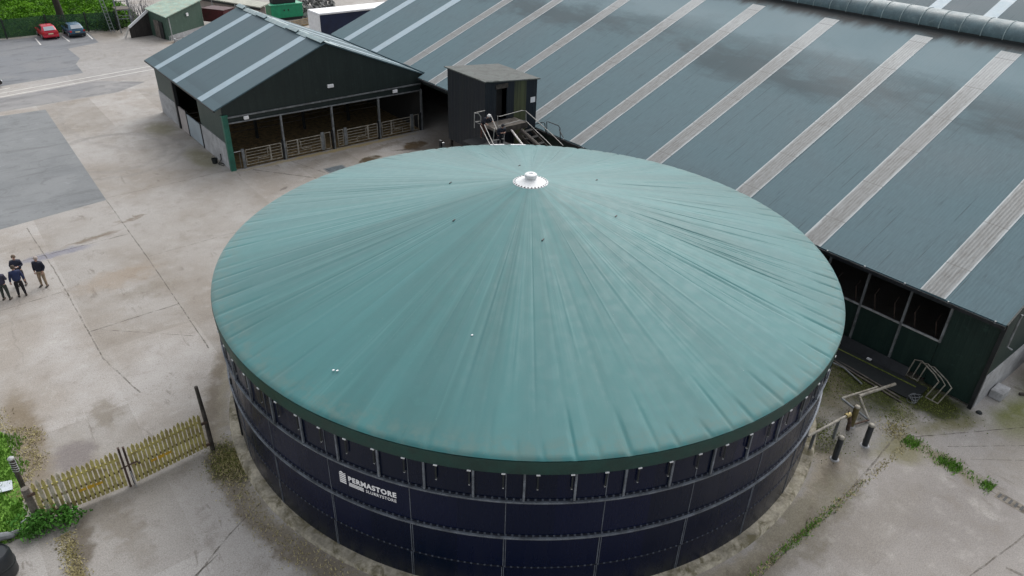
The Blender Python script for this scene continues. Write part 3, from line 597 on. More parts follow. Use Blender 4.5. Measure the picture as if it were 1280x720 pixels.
# gable sheet
MB().prism([(-.1, 0, 3.88), (W_ - .02, 0, 3.95), (W_ - .02, 0, zr_(W_ - .02) - .1), (W_ / 2, 0, ZRD - .1), (-.1, 0, zl(-.1) - .1)], (0, .06, 0)).build('gable_panel', M['clad_black'], cs)
MB().prism([(.2, .02, 3.46), (W_ - .1, .02, 3.40), (W_ - .1, .02, 3.86), (.2, .02, 3.80)], (0, .05, 0)).build('fascia_panel', M['clad_black'], cs)
MB().bar((-.05, -.06, 3.82), (W_ - .05, -.06, 3.88), .10, .09).build('cross_rail', M['galv_dull'], cs); MB().bar((.2, -.06, 3.42), (W_ - .05, -.06, 3.35), .09, .08).build('cross_rail', M['galv_dull'], cs)
gp = MB().box(-.16, .20, -.14, .16, 0, 4.0).build('corner_post', M['greenpost'], cs)
MB().box(-.19, .23, -.17, .19, 3.9, 4.02).build('post_cap', M['greenpost'], gp)
for i in (1, 2, 3, 4):
    u = 3.98 * i - (.06 if i == 4 else 0); po = MB().box(u - .06, u + .06, -.08, .10, 0, 3.42)
    po.build('post', M['galv_dull'], cs); MB().box(u - .16, u - .063, -.03, .15, 0, 1.5).build('gate_stop', M['black_steel'], cs)
for u in (4, 8, 12):
    for v in (5.6, 11.2): MB().box(u - .09, u + .09, v - .12, v + .12, 0, min(zl(u), zr_(u)) - .1).build('inner_post', M['black_steel'], cs)
for (u, z, s_) in ((8.05, 4.85, .24), (1.5, 3.62, .17), (13.45, 3.62, .2)): MB().box(u - s_, u + s_, -.14, -.01, z - .11, z + .13).build('floodlight', M['white'], cs, bevel=.02)
# west side: sheeting over concrete panels, one open bay
MB().box(-.05, .0, .17, 5.65, 1.92, 4.45).build('side_cladding', M['clad_side'], cs); MB().box(-.05, .0, 11.5, VB - .05, 1.95, 4.45).build('side_cladding', M['clad_side'], cs)
MB().box(-.10, .02, .17, 5.6, 0, 1.9).build('side_panel', M['concpanel'], cs); MB().box(-.10, .02, 11.55, VB - .05, 0, 1.93).build('side_panel', M['concpanel'], cs)
MB().box(-.12, -.04, 5.72, 8.95, 0.05, 1.78).build('sheeted_gate', mat('pale_sheet', (.33, .39, .43, 1), .5, .1, .1, 1), cs)
MB().box(-.10, .0, 9.05, 11.1, 0, 1.85).build('side_panel', mat('pinkish_concrete', (.38, .35, .34, 1), .85, 0, .12, 2), cs)
for v in (5.66, 9.0): MB().box(-.16, -.04, v - .05, v + .05, 0, 2.0).build('gate_post', M['black_steel'], cs)
MB().box(-.2, .05, 11.16, 11.44, 0, 4.4).build('side_post', M['black_steel'], cs)
MB().box(-.66, -.57, VF, VB, ZE - .13, ZE - .02).build('gutter', M['black_steel'], cs)
MB().prism([(0.02, VB - .1, 0), (W_, VB - .1, 0), (W_, VB - .1, zr_(W_) - .12), (W_ / 2, VB - .1, ZRD - .12), (.02, VB - .1, zl(0) - .12)], (0, .06, 0)).build('rear_wall', M['clad_black'], cs)
MB().box(W_ - .03, W_ + .03, .2, VB - .15, 0, 4.2).build('party_wall', M['dark'], cs)
stuff(MB().sheet([(.05, .1, .01), (W_ - .05, .1, .01), (W_ - .05, VB - .1, .01), (.05, VB - .1, .01)]).build('straw', M['straw']), 'brown straw bedding on the floor of the open cattle shed', 'straw')
for v in (6.5, 10.5):
    ft = MB()
    for z in (.5, .9, 1.3): ft.tube([(.3, v, z), (W_ - .3, v, z)], .03, 6)
    ft.build('pen_rail', M['wood_grey'], cs)
# cattle gates
def cattle_gate(u0, u1, hinge_left, label, side):
    g_ = thing('cattle_gate', label, 'gate', ((u0 + u1) / 2, -.02, 0), group='galvanised gates across the cattle shed front')
    z0, z1 = .22, 1.32; fr = MB()
    for z in (z0, z1): fr.tube([(u0, -.02, z), (u1, -.02, z)], .032, 8)
    for u in (u0, u1): fr.tube([(u, -.02, z0), (u, -.02, z1)], .035, 8)
    fr.build('frame', M['gate_galv'], g_)
    us = u0 + (u1 - u0) * (.32 if hinge_left else .68)
    b = MB()
    for i in range(1, 5): z = z0 + (z1 - z0) * i / 5; b.tube([(u0, -.02, z), (u1, -.02, z)], .019, 6)
    b.build('rails', M['gate_galv'], g_)
    MB().box(us - .055, us + .055, -.055, .015, z0 - .02, z1).build('upright', M['gate_galv'], g_)
    ln = MB(); du = .22 if hinge_left else -.22; ln.tube([(us + du * .5, -.06, z1 - .12), (us + du, -.06, z1 - .14), (us + du, -.06, z0 + .4), (us + du * 1.2, -.06, z0 + .36), (us + du * 4.5, -.06, z0 + .36), (us + du * 4.6, -.06, z0 + .05)], .024, 6); ln.build('latch_rod', M['gate_galv'], g_)
    if side:
        s0 = u1 if hinge_left else u0; sg = 1 if hinge_left else -1; s_ = MB(); MB().box(min(s0 + sg * .02, s0 + sg * .26), max(s0 + sg * .02, s0 + sg * .26), -.07, .03, .12, 1.5).build('post_plate', M['galv_dull'], g_)
        for u in (s0 + sg * .33, s0 + sg * .78): s_.tube([(u, -.02, .12), (u, -.02, 1.42)], .028, 6)
        for z in (.14, 1.40): s_.tube([(s0 + sg * .33, -.02, z), (s0 + sg * .78, -.02, z)], .028, 6)
        if side == 2:
            for z in (.35, .55, .75, .95, 1.15): s_.tube([(s0 + sg * .33, -.02, z), (s0 + sg * .78, -.02, z)], .02, 6)
        s_.build('hurdle', M['gate_galv'], g_)
    return g_
cattle_gate(1.05, 3.72, False, 'galvanised cattle gate next to the green corner post', 0)
cattle_gate(4.12, 6.85, True, 'galvanised cattle gate with a wide plate and narrow open hurdle at its right end', 1)
cattle_gate(9.05, 11.7, False, 'galvanised cattle gate with a small barred hurdle at its left end, third along', 2)
cattle_gate(12.12, 14.75, True, 'galvanised cattle gate farthest from the green post, by the dark passage', 1)
hp = thing('stub_post', 'grey stub post with a short rail between the green corner post and its gate', 'post', (.85, -.02, 0)); MB().box(.78, .96, -.08, .05, 0, 1.45).build('post', M['galv_dull'], hp); MB().tube([(.2, 0, 1.3), (.8, 0, 1.32)], .03, 6).build('rail', M['galv'], hp); MB().tube([(.6, 0, .1), (.62, 0, 1.2)], .03, 6).build('stay', M['wood_grey'], hp)
bk = thing('hose_bucket', 'small black bucket by the concrete panel at the shed corner', 'bucket', (-.5, 2.1, 0)); MB().lathe((-.55, 2.15, 0), [(0, .01), (.18, .0), (.23, .36), (.20, .36), (.16, .04), (0, .04)], 14).build('pail', M['rubber'], bk, smooth=True); MB().tube([(-.75, 2.15, .34), (-.7, 2.15, .5), (-.55, 2.15, .56), (-.4, 2.15, .5), (-.34, 2.15, .34)], .012, 5).build('handle', M['black_steel'], bk)
ho = MB().tube([(-.3, 2.0, .03), (-.1, 1.6, .03), (-.25, 1.2, .03), (-.45, 1.7, .05), (-.15, 1.9, .25), (-.13, 1.9, .7)], .03, 6).build('hose', M['rubber']); tag(ho, 'black water hose coiled on the ground beside the bucket', 'hose')

# ------------------------------------------------------------------ big shed (right)
bs = thing('big_shed', 'very large shed with blue grey roof and dirty white rooflight strips', 'shed', (W_, -14, 0))
UB, ZB, TB = 15.47, 4.468, math.tan(.378); UR = 33.4; V0, V1 = -44.04, 16.35
def zb(u): return ZB + (u - UB) * TB
nB = Vector((-math.sin(.378), 0, math.cos(.378)))
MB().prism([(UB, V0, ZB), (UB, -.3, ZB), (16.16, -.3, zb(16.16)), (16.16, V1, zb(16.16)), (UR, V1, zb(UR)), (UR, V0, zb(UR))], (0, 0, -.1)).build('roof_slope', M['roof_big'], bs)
UF = 53.2
def zf(u): return zb(UR) - (u - UR - 1.9) * TB
MB().prism([(UR + 1.9, V0, zf(UR + 1.9)), (UF, V0, zf(UF)), (UF, V1, zf(UF)), (UR + 1.9, V1, zf(UR + 1.9))], (0, 0, -.1)).build('roof_slope', M['roof_far'], bs)
def strip_light(v, u0, u1, wd, m_, name='rooflight'):
    c_ = Vector((u0, v, zb(u0))); return MB().prism([(u0, v - wd / 2, zb(u0)), (u0, v + wd / 2, zb(u0)), (u1, v + wd / 2, zb(u1)), (u1, v - wd / 2, zb(u1))], nB * .015).build(name, m_, bs, loc=c_)
for v in (13.3, 8.08): strip_light(v, 16.2, 32.4, 1.0, M['rl_small'])
for v in (2.6, -2.3, -8.1, -14.0, -18.75, -24.4, -30.45, -35.3, -41.1): strip_light(v, 16.2 if v > 0 else UB + .02, 32.5, 1.05, M['rl_big'])
# open ridge with a barrel vent
MB().box(UR - .05, UR + .03, V0, V1, zb(UR) - .1, zb(UR) + .1).build('ridge_upstand', M['black_steel'], bs); MB().box(UR + 1.85, UR + 1.95, V0, V1, zb(UR) - .1, zb(UR) + .1).build('ridge_upstand', M['black_steel'], bs)
CB = Vector((UR + .95, 0, zb(UR) + .22)); RB = 1.0; vb = MB(); n = 14; arc = [R_(-12 + 204 * i / n) for i in range(n + 1)]
o_ = [(CB.x + RB * math.cos(a), CB.z + RB * .75 * math.sin(a)) for a in arc]; i_ = [(CB.x + (RB - .04) * math.cos(a), CB.z + (RB - .04) * .75 * math.sin(a)) for a in arc[::-1]]
pv = [Vector((x, V0, z)) for x, z in o_ + i_]; mm = len(pv); vb.add(pv + [p + Vector((0, V1 - V0, 0)) for p in pv], [(q, (q + 1) % mm, mm + (q + 1) % mm, mm + q) for q in range(mm)]); 
br = vb.build('barrel_vent', M['barrel'], bs, smooth=True)
for i in range(49):
    v = V0 + .1 + i * 1.2; rb_ = MB(); rb_.tube([(CB.x + (RB + .015) * math.cos(a), v, CB.z + (RB + .015) * .75 * math.sin(a)) for a in arc], .028, 5); rb_.build('vent_rib', M['barrel_rib'], br)
# eave wall
MB().box(UB - .07, UB + .03, V0, -.3, ZB - .2, ZB - .05).build('gutter', M['black_steel'], bs)
gj = MB()
for i in range(24): v = V0 + .4 + i * 1.85; gj.box(UB - .10, UB - .02, v - .03, v + .03, ZB - .06, ZB + .03)
gj.build('gutter_bracket', M['galv_dull'], bs)
MB().box(15.9, 15.96, V0 + .03, -41.9, .12, 4.35).build('side_cladding', M['clad_green'], bs)
MB().box(15.9, 15.96, -41.88, -34.0, .3, 2.30).build('side_cladding', M['clad_green'], bs)
MB().box(15.9, 15.96, -41.88, -34.0, 3.98, 4.35).build('side_cladding', M['clad_black'], bs)
MB().box(15.9, 15.96, -33.98, -9.0, .2, 4.35).build('side_cladding', M['clad_green'], bs)
MB().box(15.9, 15.96, -8.98, -.25, 3.9, 4.35).build('door_header', M['clad_black'], bs)
MB().box(15.82, 15.89, -41.95, -34, 2.30, 2.38).build('sill_rail', M['galv'], bs)
for v in (-41.93, -40.2, -38.25, -36.3, -34.3): MB().box(15.80, 15.895, v - .045, v + .045, .1 if v > -41 else 2.3, 4.3).build('wall_post', M['galv_dull'], bs)
MB().box(15.75, 15.88, V0, V0 + .16, 0, 4.35).build('corner_post', M['black_steel'], bs)
fr = MB()
for i in range(9):
    v = -41.6 + i * .95; fr.tube([(16.7, v, .9), (16.5, v + .1, 2.2), (16.6, v + .3, 2.75), (17.0, v + .35, 2.9)], .03, 6)
fr.tube([(16.55, -43.5, 1.6), (16.55, -34, 1.6)], .03, 6); fr.build('feed_rail', M['rust'], bs)
MB().box(24, 24.1, V0 + .2, V1 - .2, 0, 7).build('inner_wall', M['dark'], bs)
MB().box(21, 22, -43.5, -30, 2.2, 2.35).build('inner_beam', M['wood_dark'], bs)
# near gable
MB().prism([(16.0, V0 + .05, 1.65), (UF, V0 + .05, 1.65), (UF, V0 + .05, zf(UF) - .1), (UR + 1, V0 + .05, zb(UR)), (16.0, V0 + .05, zb(16.0) - .1)], (0, .06, 0)).build('gable_panel', M['clad_green'], bs)
MB().box(16.0, UF, V0 + .0, V0 + .14, 0, 1.63).build('gable_wall', M['concpanel'], bs)
MB().prism([(16.0, V1 - .2, 0), (UF, V1 - .2, 0), (UF, V1 - .2, zf(UF) - .1), (UR + 1, V1 - .2, zb(UR)), (16.0, V1 - .2, zb(16.0) - .1)], (0, .06, 0)).build('far_gable', M['clad_green'], bs)
MB().box(UF - .06, UF, V0, V1, 0, zf(UF) - .12).build('far_wall', M['clad_green'], bs)
vg = MB(); vg.bar((UB, V0 - .02, ZB - .03), (UR, V0 - .02, zb(UR) - .03), .06, .16); vg.build('verge_trim', M['clad_black'], bs)
MB().tube([(16.4, V0 - .14, 4.7), (16.45, V0 - .12, 4.45), (16.45, V0 - .12, 3.1), (16.55, V0 - .3, 3.0)], .045, 7).build('downpipe', M['galv_dull'], bs)
# second span beyond the ridge
ss = thing('far_shed', 'second blue grey shed roof with pale strips beyond the barrel vent', 'shed', (72, -14, 0))
def z2(u): return 4.6 + (u - UF - .2) * TB
MB().prism([(UF + .2, -60, z2(UF + .2)), (72, -60, z2(72)), (72, 0, z2(72)), (UF + .2, 0, z2(UF + .2))], (0, 0, -.1)).build('roof_slope', M['roof_far'], ss)
MB().prism([(72.002, -60, z2(72)), (91, -60, z2(72) - 19 * TB), (91, 0, z2(72) - 19 * TB), (72.002, 0, z2(72))], (0, 0, -.1)).build('roof_slope', M['roof_far'], ss)
for v in (-12.5, -18.0, -23.0, -28.2, -33.5, -39): MB().prism([(UF + .4, v - .6, z2(UF + .4)), (71.8, v - .6, z2(71.8)), (71.8, v + .6, z2(71.8)), (UF + .4, v + .6, z2(UF + .4))], nB * .02).build('rooflight', M['rl_small'], ss)
for v in (-59.9, -.1): MB().prism([(UF + .3, v, 0), (90.8, v, 0), (90.8, v, z2(72) - 19 * TB), (72, v, z2(72) - .2), (UF + .3, v, z2(UF + .3) - .15)], (0, .05, 0)).build('gable_wall', M['clad_green'], ss)
MB().box(UF + .3, UF + .36, -59.8, -.2, 0, 4.4).build('side_wall', M['clad_green'], ss); MB().box(90.7, 90.76, -59.8, -.2, 0, z2(72) - 19 * TB - .1).build('side_wall', M['clad_green'], ss)

# ------------------------------------------------------------------ plant hut on legs, platform, stairs
hu = thing('plant_hut', 'dark weathered sheeted hut on legs between the tank and the big shed', 'hut', (13.4, -12.8, 0))
HX0, HX1, HY0, HY1, HZ = 11.32, 15.5, -14.84, -10.75, 3.3
ZL_, ZR2 = 8.0, 7.62
MB().prism([(HX0, HY0, HZ), (HX0, HY1, HZ), (HX0, HY1, ZL_), (HX0, HY0, ZL_)], (.06, 0, 0)).build('side_wall', M['clad_hut'], hu)
def fw_(x0, x1, z0, z1, name, m_): 
    zt = lambda x: ZL_ + (ZR2 - ZL_) * (x - HX0) / (HX1 - HX0)
    MB().prism([(x0, HY0 + .005, z0), (x1, HY0 + .005, z0), (x1, HY0 + .005, z1 or zt(x1)), (x0, HY0 + .005, z1 or zt(x0))], (0, .06, 0)).build(name, m_, hu)
fw_(HX0 + .063, 12.2, HZ, None, 'front_wall', M['clad_hut']); fw_(12.202, 13.03, 7.45, None, 'front_wall', M['clad_hut']); fw_(13.032, 13.62, HZ, None, 'front_wall', M['clad_hut']); fw_(13.622, 14.62, HZ, None, 'stained_panel', M['clad_hutgreen']); fw_(14.622, HX1, HZ, None, 'front_wall', M['clad_hut']); fw_(12.202, 13.03, HZ, 5.5, 'front_wall', M['clad_hut'])
MB().box(12.2, 13.03, HY0 + .5, HY0 + .55, 5.5, 7.45).build('doorway', M['dark'], hu)
MB().box(12.15, 13.1, HY0 - .03, HY0 + .0, 7.46, 7.75).build('door_lintel', M['wood_dark'], hu)
MB().prism([(HX1 - .06, HY0 + .07, HZ), (HX1 - .06, HY1, HZ), (HX1 - .06, HY1, ZR2), (HX1 - .06, HY0 + .07, ZR2)], (.06, 0, 0)).build('side_wall', M['clad_hut'], hu)
MB().prism([(HX0 + .06, HY1 - .06, HZ), (HX1 - .06, HY1 - .06, HZ), (HX1 - .06, HY1 - .06, ZR2), (HX0 + .06, HY1 - .06, ZL_)], (0, .06, 0)).build('rear_wall', M['clad_hut'], hu)
M['hut_roof'] = mat('mossy_felt_roof', (.095, .105, .10, 1), .9, 0, .3, 1.2, 0, (.055, .06, .055, 1), (.48, .7))
MB().prism([(HX0 - .12, HY0 - .15, ZL_ + .03), (HX1 + .12, HY0 - .15, ZR2 + .0), (HX1 + .12, HY1 + .2, ZR2 + .0), (HX0 - .12, HY1 + .2, ZL_ + .03)], (0, 0, .07)).build('roof', M['hut_roof'], hu)
MB().box(14.98, 15.36, HY0 - .02, HY0 - .0, 6.17, 6.52).build('notice', M['white'], hu)
MB().box(HX0 + .1, HX1 - .1, HY0 + .08, HY1 - .08, HZ, HZ + .1).build('floor', M['dark'], hu)
for x in (HX0 + .12, HX1 - .5):
    for y in (HY0 + .12, HY1 - .12): MB().box(x - .1, x + .1, y - .1, y + .1, 0, HZ).build('leg', M['wood_dark'], hu)
lp = MB().box(10.95, 11.08, -10.9, -10.76, 0, 5.0); 
wb = thing('white_gate_end', 'pale narrow sheet panel leaning by the foot of the dark hut', 'panel', (11.1, -10.3, 0)); MB().box(11.0, 11.25, -10.35, -10.22, .4, 2.9).build('sheet', M['galv'], wb); MB().box(10.9, 11.02, -10.4, -10.18, 0, 3.1).build('post', M['black_steel'], wb)
pf = thing('platform', 'railed metal access platform in front of the dark hut door', 'platform', (12, -15.6, 0))
PZ = 5.45
MB().box(11.2, 13.7, -16.15, HY0 - .02, PZ - .16, PZ).build('deck', mat('worn_deck', (.17, .15, .13, 1), .9, 0, .4, 2, 0, (.06, .055, .05, 1)), pf); MB().box(11.2, 13.7, -16.2, -16.16, PZ - .3, PZ + .04).build('edge_beam', M['wood_dark'], pf)
MB().box(9.6, 11.18, -16.9, HY0 - .02, PZ - .85, PZ - .75).build('lower_deck', M['black_steel'], pf)
for x in (9.85, 13.5):
    for y in (-16.0, -15.0): MB().box(x - .06, x + .06, y - .06, y + .06, 0, PZ - .86).build('leg', M['black_steel'], pf)
M['rail'] = mat('rail_steel', (.30, .295, .28, 1), .5, .3, .3, 3)
def rail(pts, r=.026): return MB().tube(pts, r, 7)
V_ = -16.14
rail([atv(622, 164, V_), atv(622, 145, V_), atv(625, 145.5, V_), atv(652, 138.3, V_), atv(657, 138.5, V_), atv(690, 168, -18.6), atv(704, 182, -19.6)]).build('handrail', M['rail'], pf)
rail([atv(622, 158, V_), atv(650, 150.5, V_), atv(657, 150.8, V_), atv(683, 176, -18.3), atv(694, 187, -19.2)]).build('mid_rail', M['rail'], pf)
rail([atv(657.5, 160, V_), atv(657.5, 139, V_)]).build('rail_post', M['rail'], pf)
hp_ = MB(); hp_.tube([atv(593, 160, V_), atv(593, 141, V_), atv(606, 138.3, V_ + .5)], .026, 7); hp_.tube([atv(593, 141.5, V_), atv(598, 142, V_), atv(601, 146, V_), atv(601, 150, V_)], .024, 7); hp_.tube([atv(594, 152.5, V_), atv(600, 155, V_), atv(601, 151.5, V_), atv(594, 152, V_)], .022, 7); hp_.build('end_hoop', M['rail'], pf)
hl = MB(); hl.tube([atv(600.5, 157, -16.6), atv(606, 168, -17.8), atv(612.5, 181, -19.3)], .028, 7); hl.tube([atv(605.5, 156, -16.6), atv(611, 168, -17.8), atv(617, 181, -19.3)], .028, 7); hl.tube([atv(614, 145, -16.5), atv(621, 162, -17.6)], .026, 7); hl.build('gangway_rail', M['rail'], pf)
gw = MB(); gw.obox((10.55, -18.1, 4.95), (1, .2, 0), (-.2, 1, 0), (0, 0, 1), .75, 1.5, .05); gw.build('gangway', M['black_steel'], pf)
hg = MB(); hg.tube([atv(616.5, 177, -18), atv(618, 161, -18)], .028, 7); hg.tube([atv(630, 179, -18), atv(630.5, 160, -18)], .028, 7); hg.tube([atv(617, 175.5, -18), atv(624, 174.5, -18)], .025, 7); hg.tube([atv(627, 173.5, -18), atv(630, 174, -18)], .025, 7); hg.build('hoop_gate', M['rail'], pf)
st = MB()
for i in range(9): t_ = i / 8; st.box(12.9 + t_ * 1.2, 13.9 + t_ * 1.2, -16.4 - t_ * 3.2 - .15, -16.4 - t_ * 3.2 + .12, PZ - .45 - t_ * 2.7, PZ - .4 - t_ * 2.7)
st.build('stair_treads', M['dark'], pf)
sg = MB(); sg.bar((12.85, -16.3, PZ - .5), (14.1, -19.7, PZ - 3.1), .06, .2); sg.bar((13.95, -16.2, PZ - .5), (15.15, -19.6, PZ - 3.1), .06, .2); sg.build('stringer', M['wood_dark'], pf)
ld = thing('stair_landing', 'pale concrete landing with dark rails below the hut stairs', 'landing', (15, -20.2, 0)); MB().box(13.9, 15.4, -20.6, -18.6, 0, 3.15).build('slab', mat('pink_concrete', (.30, .25, .235, 1), .9, 0, .3, 2), ld)
lr = MB()
lr.tube([atv(683.5, 170, -17), atv(683.5, 152, -17), atv(686, 152.5, -17), atv(698, 157, -17.8), atv(700, 160, -17.9), atv(700.5, 176, -18)], .028, 7); lr.tube([atv(682, 165, -16.8), atv(681, 154, -16.8), atv(678, 153, -16.8), atv(668, 155.5, -16.3)], .028, 7); lr.tube([atv(699, 162, -17.9), atv(704, 172, -18.6)], .028, 7)
lr.build('rail', M['black_steel'], ld)
dp = MB().tube([atv(639.5, 163, -16.4), atv(654, 182, -19.0), atv(660, 190, -20.4)], .06, 10).build('discharge_pipe', mat('pale_pipe', (.62, .6, .58, 1), .4, .1, .15, 2), smooth=True); tag(dp, 'thick pale pipe sloping from the platform down to the tank rim', 'pipe')
dk = MB().tube([atv(652, 163, -16.6), atv(675, 184, -19.2)], .12, 8).build('dark_pipe', M['wood_dark']); tag(dk, 'dull brown pipe under the platform, right of the pale pipe', 'pipe')

# ------------------------------------------------------------------ people
SKIN = mat('skin', (.42, .25, .19, 1), .55, 0, .08, 8)
def skinned(name, chains, m, parent, sub=2):
    """chains: list of point lists [(x,y,z,r)...]; the first chain holds the root; a chain starts at an existing point if close"""
    vs_, es, rs, idx = [], [], [], {}
    def vid(p):
        key = (round(p[0], 3), round(p[1], 3), round(p[2], 3))
        if key not in idx: idx[key] = len(vs_); vs_.append(p[:3]); rs.append(p[3])
        return idx[key]
    for chn in chains:
        ids = [vid(p) for p in chn]
        for a, b in zip(ids[:-1], ids[1:]):
            if a != b: es.append((a, b))
    me = bpy.data.meshes.new(name); me.from_pydata(vs_, es, []); ob = bpy.data.objects.new(name, me); col.objects.link(ob)
    md = ob.modifiers.new('s', 'SKIN'); md.use_smooth_shade = True; ob.modifiers.new('u', 'SUBSURF').levels = sub
    roots = {0}
    for i, d in enumerate(me.skin_vertices[0].data): r = rs[i]; d.radius = r if isinstance(r, tuple) else (r, r); d.use_root = i in roots
    bpy.context.view_layer.update()
    me2 = bpy.data.meshes.new_from_object(ob.evaluated_get(bpy.context.evaluated_depsgraph_get())); bpy.data.objects.remove(ob)
    vv_ = [v.co.copy() for v in me2.vertices]; ff_ = [tuple(p.vertices) for p in me2.polygons]; bpy.data.meshes.remove(me2)
    return vv_, ff_
def person(label, loc, rz, pose, jacket, trousers, hair, shoes=(.03, .025, .02, 1), lean=0., H=1.75, holding=False, bald=False):
    """built facing +y"""
    s = H / 1.75; pr = thing('person', label, 'person', loc, rz, 'people on the farm', local=True)
    def lz(p):   # lean the upper body forward about the hip
        x, y, z, r = p
        if z > .95 and lean: dz = z - .95; y, z = y + dz * math.sin(lean), .95 + dz * math.cos(lean)
        return (x * s, y * s, z * s, (r[0] * s, r[1] * s) if isinstance(r, tuple) else r * s)
    hip, chest, neck = (0, 0, .95, (.155, .11)), (0, 0, 1.28, (.18, .125)), (0, .005, 1.47, .06)
    sh = {sx_: (sx_ * .19, 0, 1.40, .065) for sx_ in (-1, 1)}
    arms = {}
    for sx_ in (-1, 1):
        if pose == 'pockets': arms[sx_] = [(sx_ * .27, -.04, 1.15, .05), (sx_ * .21, .08, .95, .04), (sx_ * .19, .12, .89, .035)]
        elif pose == 'sides': arms[sx_] = [(sx_ * .27, -.02, 1.13, .05), (sx_ * .30, .04, .90, .04), (sx_ * .30, .06, .83, .035)]
        elif pose == 'akimbo': arms[sx_] = [(sx_ * .33, -.06, 1.18, .05), (sx_ * .24, .07, 1.00, .04), (sx_ * .2, .1, .96, .035)]
        elif pose == 'front': arms[sx_] = [(sx_ * .27, .02, 1.16, .05), (sx_ * .12, .25, 1.18, .04), (sx_ * .07, .3, 1.2, .035)]
        else: arms[sx_] = [(sx_ * .25, .16, 1.18, .05), (sx_ * .30, .38, 1.10, .04), (sx_ * .30, .45, 1.09, .035)]
    legs = {sx_: [(sx_ * .095, 0, .90, .095), (sx_ * (.125 if sx_ > 0 else .12), .02, .48, .062), (sx_ * .15, -.02 if sx_ > 0 else .03, .08, .045), (sx_ * .155, .10 if sx_ < 0 else .08, .04, .04)] for sx_ in (-1, 1)}
    g_ = lambda pts, f=1.: [((lambda q: (q[0], q[1], q[2], (q[3][0] * f, q[3][1] * f) if isinstance(q[3], tuple) else q[3] * f))(lz(p))) for p in pts]
    head = [(0, .01, 1.53, .06), (0, .02, 1.60, (.075, .085)), (0, .025, 1.68, (.078, .092)), (0, .02, 1.745, .05)]
    chains = [[hip, (0, 0, 1.1, (.145, .1)), chest, (0, 0, 1.40, (.13, .08)), neck] + head] + [[(0, 0, 1.40, (.13, .08)), sh[x_]] + arms[x_] for x_ in (-1, 1)] + [[hip] + legs[x_] for x_ in (-1, 1)]
    vv_, ff_ = skinned('body', [g_(c_, .93) for c_ in chains], SKIN, pr)
    bd = MB(); bd.keep = True; bd.add(vv_, ff_)
    fc = Vector(lz((0, .115, 1.645, 1))[:3]); bd.tube([fc + Vector((0, -.02, .03)) * s, fc + Vector((0, .012, -.01)) * s], [.012 * s, .018 * s], 6)
    for sx_ in (-1, 1):   # fingers and thumb from the palm
        a_, b_ = Vector(lz(arms[sx_][-2])[:3]), Vector(lz(arms[sx_][-1])[:3]); d = (b_ - a_).normalized(); sd_ = d.cross(Vector((0, 1, .3))).normalized(); dn = d.cross(sd_).normalized()
        for kf in range(4): o0 = b_ + sd_ * (kf - 1.5) * .018 * s + d * .02; bd.tube([o0, o0 + d * .045 * s + dn * .004, o0 + d * (.075 + .008 * (1.5 - abs(kf - 1.5))) * s + dn * .022], [.010 * s, .009 * s, .007 * s], 5)
        o0 = b_ - sd_ * .03 * s; bd.tube([o0, o0 - sd_ * .025 * s + d * .025 * s, o0 - sd_ * .022 * s + d * .06 * s], [.011 * s, .010 * s, .008 * s], 5)
        bd.obox(Vector(lz((sx_ * .078, .02, 1.64, 1))[:3]), (1, 0, 0), (0, 1, 0), (0, 0, 1), .008 * s, .02 * s, .03 * s)
    bd.build('body', SKIN, pr, smooth=True, world=False)
    def wear(name, chs, f, c):
        v2, f2 = skinned(name, [g_(c_, f) for c_ in chs], None, pr); m_ = MB(); m_.keep = True; m_.add(v2, f2); return m_.build(name, mat(name + '_cloth', c, .85, 0, .25, 6), pr, smooth=True, world=False)
    wear('jacket', [[(0, 0, .88, (.17, .13)), (0, 0, 1.08, (.16, .12)), chest, (0, 0, 1.40, (.145, .095)), (0, .0, 1.46, .085), (0, .005, 1.505, .056)]] + [[(0, 0, 1.40, (.145, .095)), sh[x_]] + arms[x_][:-1] for x_ in (-1, 1)], 1.3, jacket)
    wear('trousers', [[(0, 0, .97, (.15, .115)), hip]] + [[hip] + legs[x_][:-1] for x_ in (-1, 1)], 1.25, trousers)
    sh_ = MB()
    for x_ in (-1, 1):
        f0 = Vector(legs[x_][-1][:3]) * s; sh_.tube([(f0.x, f0.y - .16 * s, .045 * s), (f0.x, f0.y - .05 * s, .05 * s), (f0.x + x_ * .01, f0.y + .06 * s, .035 * s), (f0.x + x_ * .012, f0.y + .11 * s, .025 * s)], [.045 * s, .05 * s, .045 * s, .022 * s], 8)
    sh_.build('shoes', mat('shoe_leather', shoes, .6, 0, .2, 6), pr, smooth=True, world=False)
    hm = MB(); c_ = Vector(lz((0, .005, 1.665, 1))[:3])
    hm.lathe((0, 0, 0), [(.098 * s, -.05 * s), (.102 * s, .0), (.094 * s, .05 * s), (.062 * s, .09 * s), (.02 * s, .104 * s), (0, .105 * s)], 16)
    for q in hm.v: q.y = q.y * 1.1 - (.03 * s if q.z < .0 else .012 * s); q.z += -.02 * s if q.y < 0 and q.z < -.03 else 0
    hm.v = [Matrix.Rotation(-lean, 3, 'X') @ q + c_ for q in hm.v]; hm.build('hair', mat('hair', hair, .8, 0, .2, 20), pr, smooth=True, world=False)
    if holding:
        cl_ = MB().obox(Vector(lz((0, .34, 1.2, 1))[:3]), (1, 0, 0), (0, 1, .5), (0, -.5, 1), .11, .15, .008).build('paper', M['white'], pr, world=False)
    return pr
NAVY = (.008, .011, .024, 1); 
def face(p, q): return math.atan2(q[1] - p[1], q[0] - p[0]) - math.pi / 2
gc = (-14.9, -9.6); p1 = (-13.62, -10.05)
person('person in navy jumper and beige trousers, hands in pockets, standing apart from the group', (*p1, 0), face(p1, (-16.2, -13.5)), 'pockets', NAVY, (.25, .19, .13, 1), (.35, .3, .27, 1))
p2 = (-14.68, -10.5)
